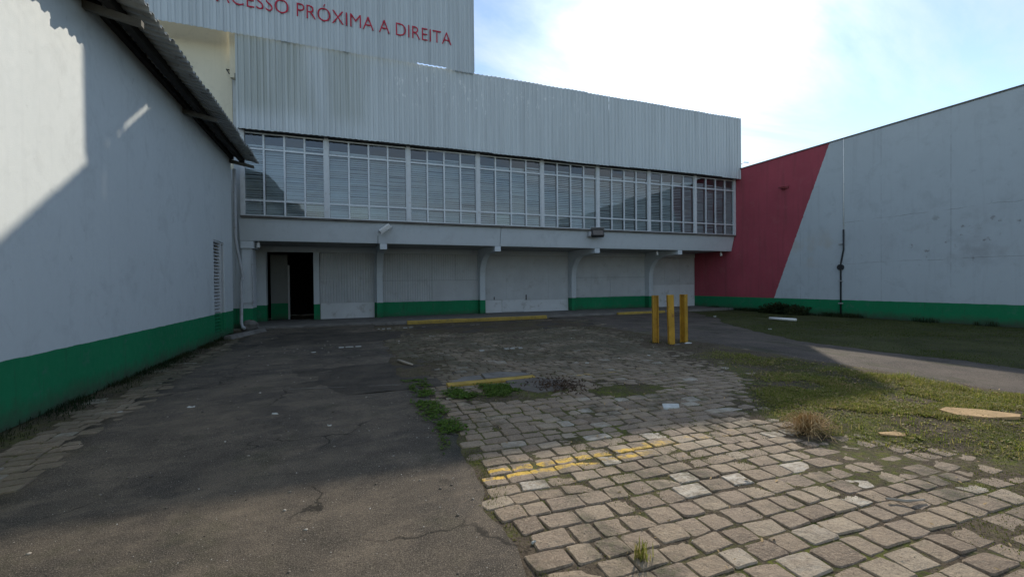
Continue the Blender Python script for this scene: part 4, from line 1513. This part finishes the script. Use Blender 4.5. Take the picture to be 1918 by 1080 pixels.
# dark shrub against the right wall
def leaf_cloud(name, cx_, cy_, rx, ry, rz, n, size, mat, label, cat, seed):
    r = np.random.default_rng(seed)
    d = r.normal(size=(n, 3))
    d /= np.linalg.norm(d, axis=1)[:, None]
    d[:, 2] = np.abs(d[:, 2])
    rad = r.uniform(0.35, 1.0, n)**0.6
    lump = 0.75+0.5*vn(d[:, 0]*2+5, d[:, 1]*2+d[:, 2]*1.5, 1.7, seed)
    P = d*(rad*lump)[:, None]*np.array([rx, ry, rz])+np.array([cx_, cy_, 0.0])
    a1 = r.normal(size=(n, 3)); a1 /= np.linalg.norm(a1, axis=1)[:, None]
    a2 = np.cross(a1, r.normal(size=(n, 3))); a2 /= np.linalg.norm(a2, axis=1)[:, None]
    s_ = size*r.uniform(0.6, 1.3, n)[:, None]
    V = np.stack([P-a1*s_, P+a2*s_*0.4, P+a1*s_, P-a2*s_*0.4], 1).reshape(-1, 3)
    V[:, 2] = np.maximum(V[:, 2], -0.01)
    F = np.arange(n*4).reshape(n, 4)
    o = np_mesh(name, V, F, mat)
    return props(o, label, cat)


leaf_cloud('shrub', 19.85, 14.9, 0.5, 1.35, 0.52, 2600, 0.07, MT['bush'], 'dark low shrub at the foot of the right wall below the red edge', 'shrub', 71)
# dead leaves heap
dl_n = 500
P = np.stack([3.05+rng.normal(0, 0.22, dl_n), 5.95+rng.normal(0, 0.26, dl_n), 0.02+np.abs(rng.normal(0, 0.03, dl_n))], -1)
a1 = rng.normal(size=(dl_n, 3)); a1[:, 2] *= 0.5; a1 /= np.linalg.norm(a1, axis=1)[:, None]
a2 = np.cross(a1, rng.normal(size=(dl_n, 3))); a2 /= np.linalg.norm(a2, axis=1)[:, None]
V = np.stack([P-a1*0.028, P+a2*0.012, P+a1*0.028, P-a2*0.012], 1).reshape(-1, 3)
V[:, 2] = np.maximum(V[:, 2], 0.005)
props(np_mesh('dead_leaves', V, np.arange(dl_n*4).reshape(-1, 4), MT['deadleaf']), kind='stuff')


# ------------------------------------------------------------------ grass, weeds, moss, pebbles
def blades(name, x, y, z, h, wd, mat, bend=0.6, kind='stuff'):
    n = len(x)
    t = rng.uniform(0, 2*np.pi, n)
    ln = rng.uniform(0.1, 1.0, n)*bend
    dx, dy = np.cos(t), np.sin(t)
    px, py = -dy*wd/2, dx*wd/2
    z0 = z-0.006
    v0 = np.stack([x-px, y-py, z0], -1)
    v1 = np.stack([x+px, y+py, z0], -1)
    mx_, my_ = x+dx*h*ln*0.4, y+dy*h*ln*0.4
    v2 = np.stack([mx_+px*0.8, my_+py*0.8, z+h*0.6], -1)
    v3 = np.stack([mx_-px*0.8, my_-py*0.8, z+h*0.6], -1)
    v4 = np.stack([x+dx*h*ln, y+dy*h*ln, z+h*(1.0-0.35*ln)], -1)
    V = np.stack([v0, v1, v2, v3, v4], 1).reshape(-1, 3)
    b = np.arange(n)*5
    F = np.concatenate([np.stack([b, b+1, b+2], -1), np.stack([b, b+2, b+3], -1), np.stack([b+3, b+2, b+4], -1)])
    o = np_mesh(name, V, F, mat)
    return props(o, kind=kind)


def rosettes(name, x, y, z, size, mat, leaves=6):
    """low leafy ground cover: each plant a few broad leaves"""
    n = len(x)
    VV = []
    for k in range(leaves):
        t = 2*np.pi*k/leaves+rng.uniform(0, 1.2, n)
        el = rng.uniform(0.1, 0.9, n)
        L = size*rng.uniform(0.6, 1.2, n)
        dx, dy, dz = np.cos(t)*np.cos(el), np.sin(t)*np.cos(el), np.sin(el)
        px, py = -np.sin(t), np.cos(t)
        wv = L*0.30
        m = np.stack([x+dx*L*.55, y+dy*L*.55, z+dz*L*.6], -1)
        s_ = np.stack([px*wv, py*wv, 0*px], -1)
        VV.append(np.stack([np.stack([x, y, z-0.002], -1), m+s_, np.stack([x+dx*L, y+dy*L, z+dz*L*.8], -1), m-s_], 1))
    V = np.concatenate(VV).reshape(-1, 3)
    o = np_mesh(name, V, np.arange(len(V)).reshape(-1, 4), mat)
    return props(o, kind='stuff')


def scatter(n, x0, x1, y0, y1, dens):
    x, y = rng.uniform(x0, x1, n), rng.uniform(y0, y1, n)
    k = rng.random(n) < dens(x, y)
    return x[k], y[k]


def verge_d(x, y):
    e = x-stone_right(y)
    d = np.clip((e+0.55)/0.9, 0, 1)*np.clip((pl(y)-x+0.12)/0.2, 0, 1)
    patch = np.clip((fbm(x, y, 1.9, 81, 5)-0.47)/0.14, 0, 1)
    return d*(0.05+0.95*patch)*np.clip((5.6-y)/1.6, 0.22, 1)


# sunlit verge right of the stones
x, y = scatter(330000, 4.6, 9.0, 1.2, 7.8, verge_d)
z = np.maximum(soil_z(x, y), -0.024)
h = (0.009+0.085*fbm(x, y, 2.6, 85, 4)**2*rng.uniform(0.3, 1.7, len(x)))*np.clip((5.8-y)/1.6, 0.4, 1)+0.10*np.clip((x-pl(y)+0.9)/0.8, 0, 1)*rng.random(len(x))*np.clip((fbm(x, y, 2.0, 89, 3)-0.4)/0.2, 0, 1)
blades('grass', x, y, z, h, rng.uniform(0.003, 0.008, len(x)), MT['grass'], 1.0)
x, y = scatter(60000, 4.8, 8.6, 1.4, 7.0, lambda x, y: verge_d(x, y)*0.8)
rosettes('ground_cover', x, y, np.maximum(soil_z(x, y), -0.024)+0.006, rng.uniform(0.014, 0.038, len(x)), MT['grass'], 5)
x, y = scatter(60000, 4.6, 8.8, 1.2, 6.0, lambda x, y: verge_d(x, y)*np.clip((fbm(x, y, 2.2, 131, 3)-0.42)/0.2, 0, 1)*0.6)
blades('dry_grass', x, y, np.maximum(soil_z(x, y), -0.024), rng.uniform(0.01, 0.07, len(x)), rng.uniform(0.002, 0.005, len(x)), MT['straw'], 1.3)
x, y = scatter(70000, 4.2, 8.4, 1.2, 6.5, lambda x, y: np.clip((x-stone_right(y)+0.9)/0.8, 0, 1)*np.clip((fbm(x, y, 1.3, 133, 4)-0.42)/0.15, 0, 1))
blades('verge_moss', x, y, np.maximum(soil_z(x, y), -0.024), rng.uniform(0.004, 0.016, len(x)), rng.uniform(0.004, 0.009, len(x)), MT['moss'], 1.2)
for px_, py_ in ((7.61, 9.30), (7.80, 8.92), (8.30, 9.02)):
    t_a = rng.uniform(0, 6.28, 60); r_a = 0.10+0.07*rng.random(60)
    blades('post_weeds', px_+r_a*np.cos(t_a), py_+r_a*np.sin(t_a), t_a*0-0.01, rng.uniform(0.02, 0.09, 60), rng.uniform(0.005, 0.010, 60), MT['lawn_blade'], 0.9)
# dry bits and fallen leaves caught in the verge and on the stones
x, y = scatter(5200, 1.2, 8.8, 1.2, 6.5, lambda x, y: 0.12+0.6*np.clip((x-stone_right(y)+0.6)/0.8, 0, 1))
n = len(x)
P = np.stack([x, y, np.maximum(soil_z(x, y), -0.02)+0.012+0.012*rng.random(n)], -1)
a1 = rng.normal(size=(n, 3)); a1[:, 2] *= 0.35; a1 /= np.linalg.norm(a1, axis=1)[:, None]
a2 = np.cross(a1, np.array([0, 0, 1.0])+0.5*rng.normal(size=(n, 3))); a2 /= np.linalg.norm(a2, axis=1)[:, None]
L = (0.006+0.018*rng.random(n)**2)[:, None]
V = np.stack([P-a1*L, P+a2*L*0.4, P+a1*L, P-a2*L*0.4], 1).reshape(-1, 3)
props(np_mesh('leaf_litter', V, np.arange(n*4).reshape(-1, 4), MT['straw']), kind='stuff')
# mown lawn in the shade of the right wall
x, y = scatter(130000, 11.0, 20.5, 3.0, 17.5, lambda x, y: np.clip((x-pr(y)+0.15)/0.4, 0, 1)*(0.2+0.8*np.clip((fbm(x, y, 0.7, 91, 4)-0.35)/0.25, 0, 1))*np.clip(1.5-(y-3)/14, 0.25, 1))
blades('lawn_grass', x, y, x*0-0.024, 0.016+0.05*rng.random(len(x))*fbm(x, y, 1.1, 93, 3)**2, rng.uniform(0.006, 0.014, len(x)), MT['lawn_blade'], 1.0)
# tall tufts by the foot of the right wall
x, y = scatter(16000, 19.9, 20.58, 3.0, 20.0, lambda x, y: np.clip((x-19.9)/0.6, 0, 1)*np.clip((fbm(x, y, 1.2, 95, 3)-0.38)/0.2, 0, 1))
blades('wall_grass', x, y, x*0-0.02, rng.uniform(0.06, 0.26, len(x)), rng.uniform(0.008, 0.016, len(x)), MT['bush'], 0.8)
# moss and fine grass between the paving stones
x, y = scatter(130000, 0.9, 6.6, 1.1, 6.2, lambda x, y: np.clip((fbm(x, y, 1.1, 97, 4)-0.42)/0.2, 0, 1)*np.clip(1.3-y/7, 0, 1))
blades('moss', x, y, soil_z(x, y), rng.uniform(0.004, 0.014, len(x)), rng.uniform(0.003, 0.007, len(x)), MT['moss'], 1.0)
x, y = scatter(9000, 0.75, 1.35, 1.2, 4.0, lambda x, y: np.clip(1-np.abs(x-yard_edge(y)-0.10)/0.14, 0, 1)*np.clip((fbm(x, y, 2, 99, 3)-0.4)/0.15, 0, 1))
blades('edge_moss', x, y, x*0-0.01, rng.uniform(0.01, 0.03, len(x)), rng.uniform(0.003, 0.006, len(x)), MT['moss'], 1.0)
# leafy weeds along the asphalt edge and in front of the yellow kerb
x, y = scatter(7000, 0.6, 1.5, 3.9, 7.3, lambda x, y: np.clip(1-np.abs(x-(1.02+0.03*np.sin(y*3)))/0.22, 0, 1)*np.clip((y-3.9)/0.7, 0, 1)*np.clip((fbm(x, y, 3.1, 101, 3)-0.44)/0.12, 0, 1))
rosettes('weeds', x, y, x*0+0.004+0.022*rng.random(len(x)), rng.uniform(0.014, 0.040, len(x)), MT['weed'], 5)
x, y = scatter(9000, 1.2, 2.7, 5.5, 6.6, lambda x, y: np.clip(1-np.hypot((x-1.95)/0.75, (y-6.1)/0.5), 0, 0.5)*2*np.clip((fbm(x, y, 3, 103, 3)-0.36)/0.15, 0, 1))
rosettes('kerb_weeds', x, y, x*0+0.01+0.035*rng.random(len(x)), rng.uniform(0.015, 0.035, len(x)), MT['weed'], 5)
# dark growth at the foot of the left wall
x, y = scatter(26000, XL+0.01, XL+0.62, 3.0, 17.0, lambda x, y: np.clip(1-(x-XL)/0.5, 0, 1)**1.3*(0.25+0.75*np.clip((fbm(x, y, 1.6, 107, 3)-0.40)/0.15, 0, 1)))
blades('wall_weeds', x, y, x*0-0.005, rng.uniform(0.015, 0.10, len(x))*np.clip(1.1-(x-XL)*1.6, 0.2, 1), rng.uniform(0.004, 0.010, len(x)), MT['bush'], 0.9)
# far sparse tufts between stones, and moss on the shaded yard
x, y = scatter(16000, 1.1, 8.6, 6.3, 14.0, lambda x, y: np.clip((fbm(x, y, 0.8, 111, 4)-0.47)/0.12, 0, 1)*0.9)
blades('yard_moss', x, y, soil_z(x, y), rng.uniform(0.008, 0.022, len(x)), rng.uniform(0.006, 0.012, len(x)), MT['bush'], 1.0)

# one tuft of grass between the near stones
n = 60
x, y = 1.57+rng.normal(0, 0.02, n), 2.06+rng.normal(0, 0.02, n)
o = blades('grass_tuft', x, y, x*0, rng.uniform(0.05, 0.14, n), rng.uniform(0.004, 0.007, n), MT['grass'], 0.55)
del o['kind']
props(o, 'single yellow green grass tuft between the nearest stones', 'grass tuft')

# grit on the asphalt and on the stones
ICO_V, ICO_F = None, None
t_ = (1+5**.5)/2
ICO_V = np.array([(-1, t_, 0), (1, t_, 0), (-1, -t_, 0), (1, -t_, 0), (0, -1, t_), (0, 1, t_), (0, -1, -t_), (0, 1, -t_), (t_, 0, -1), (t_, 0, 1), (-t_, 0, -1), (-t_, 0, 1)])/1.9
ICO_F = np.array([(0, 11, 5), (0, 5, 1), (0, 1, 7), (0, 7, 10), (0, 10, 11), (1, 5, 9), (5, 11, 4), (11, 10, 2), (10, 7, 6), (7, 1, 8), (3, 9, 4), (3, 4, 2), (3, 2, 6), (3, 6, 8), (3, 8, 9), (4, 9, 5), (2, 4, 11), (6, 2, 10), (8, 6, 7), (9, 8, 1)])


def grit(name, x, y, z, s_):
    n = len(x)
    sc = np.stack([s_*rng.uniform(.7, 1.3, n), s_*rng.uniform(.7, 1.3, n), s_*rng.uniform(.4, .8, n)], -1)
    V = ICO_V[None]*sc[:, None]*(1+rng.uniform(-.25, .25, (n, 12, 1)))+np.stack([x, y, z+s_*0.25], -1)[:, None]
    F = (ICO_F[None]+np.arange(n)[:, None, None]*12).reshape(-1, 3)
    return props(np_mesh(name, V.reshape(-1, 3), F, MT['pebble']), kind='stuff')


x, y = scatter(22000, -2.6, 1.0, 1.1, 6.5, lambda x, y: np.clip(1.25-y/5.5, 0.1, 1)*(0.25+0.75*np.clip((x+1.2)/2.2, 0, 1))*np.clip((yard_edge(y)-x)/0.05, 0, 1))
grit('gravel', x, y, x*0, 0.0022+0.0035*rng.random(len(x))**3+0.010*(rng.random(len(x)) > 0.985))
x, y = scatter(3500, 1.0, 7.0, 1.1, 5.5, lambda x, y: 0.9*np.clip((fbm(x, y, 1.2, 121, 3)-0.35)/0.3, 0, 1))
grit('stone_grit', x, y, x*0+0.003, 0.002+0.003*rng.random(len(x))**3)
x, y = scatter(1600, -2.4, 8.0, 6.0, 16.0, lambda x, y: x*0+0.6)
grit('far_grit', x, y, x*0, 0.006+0.016*rng.random(len(x))**3)
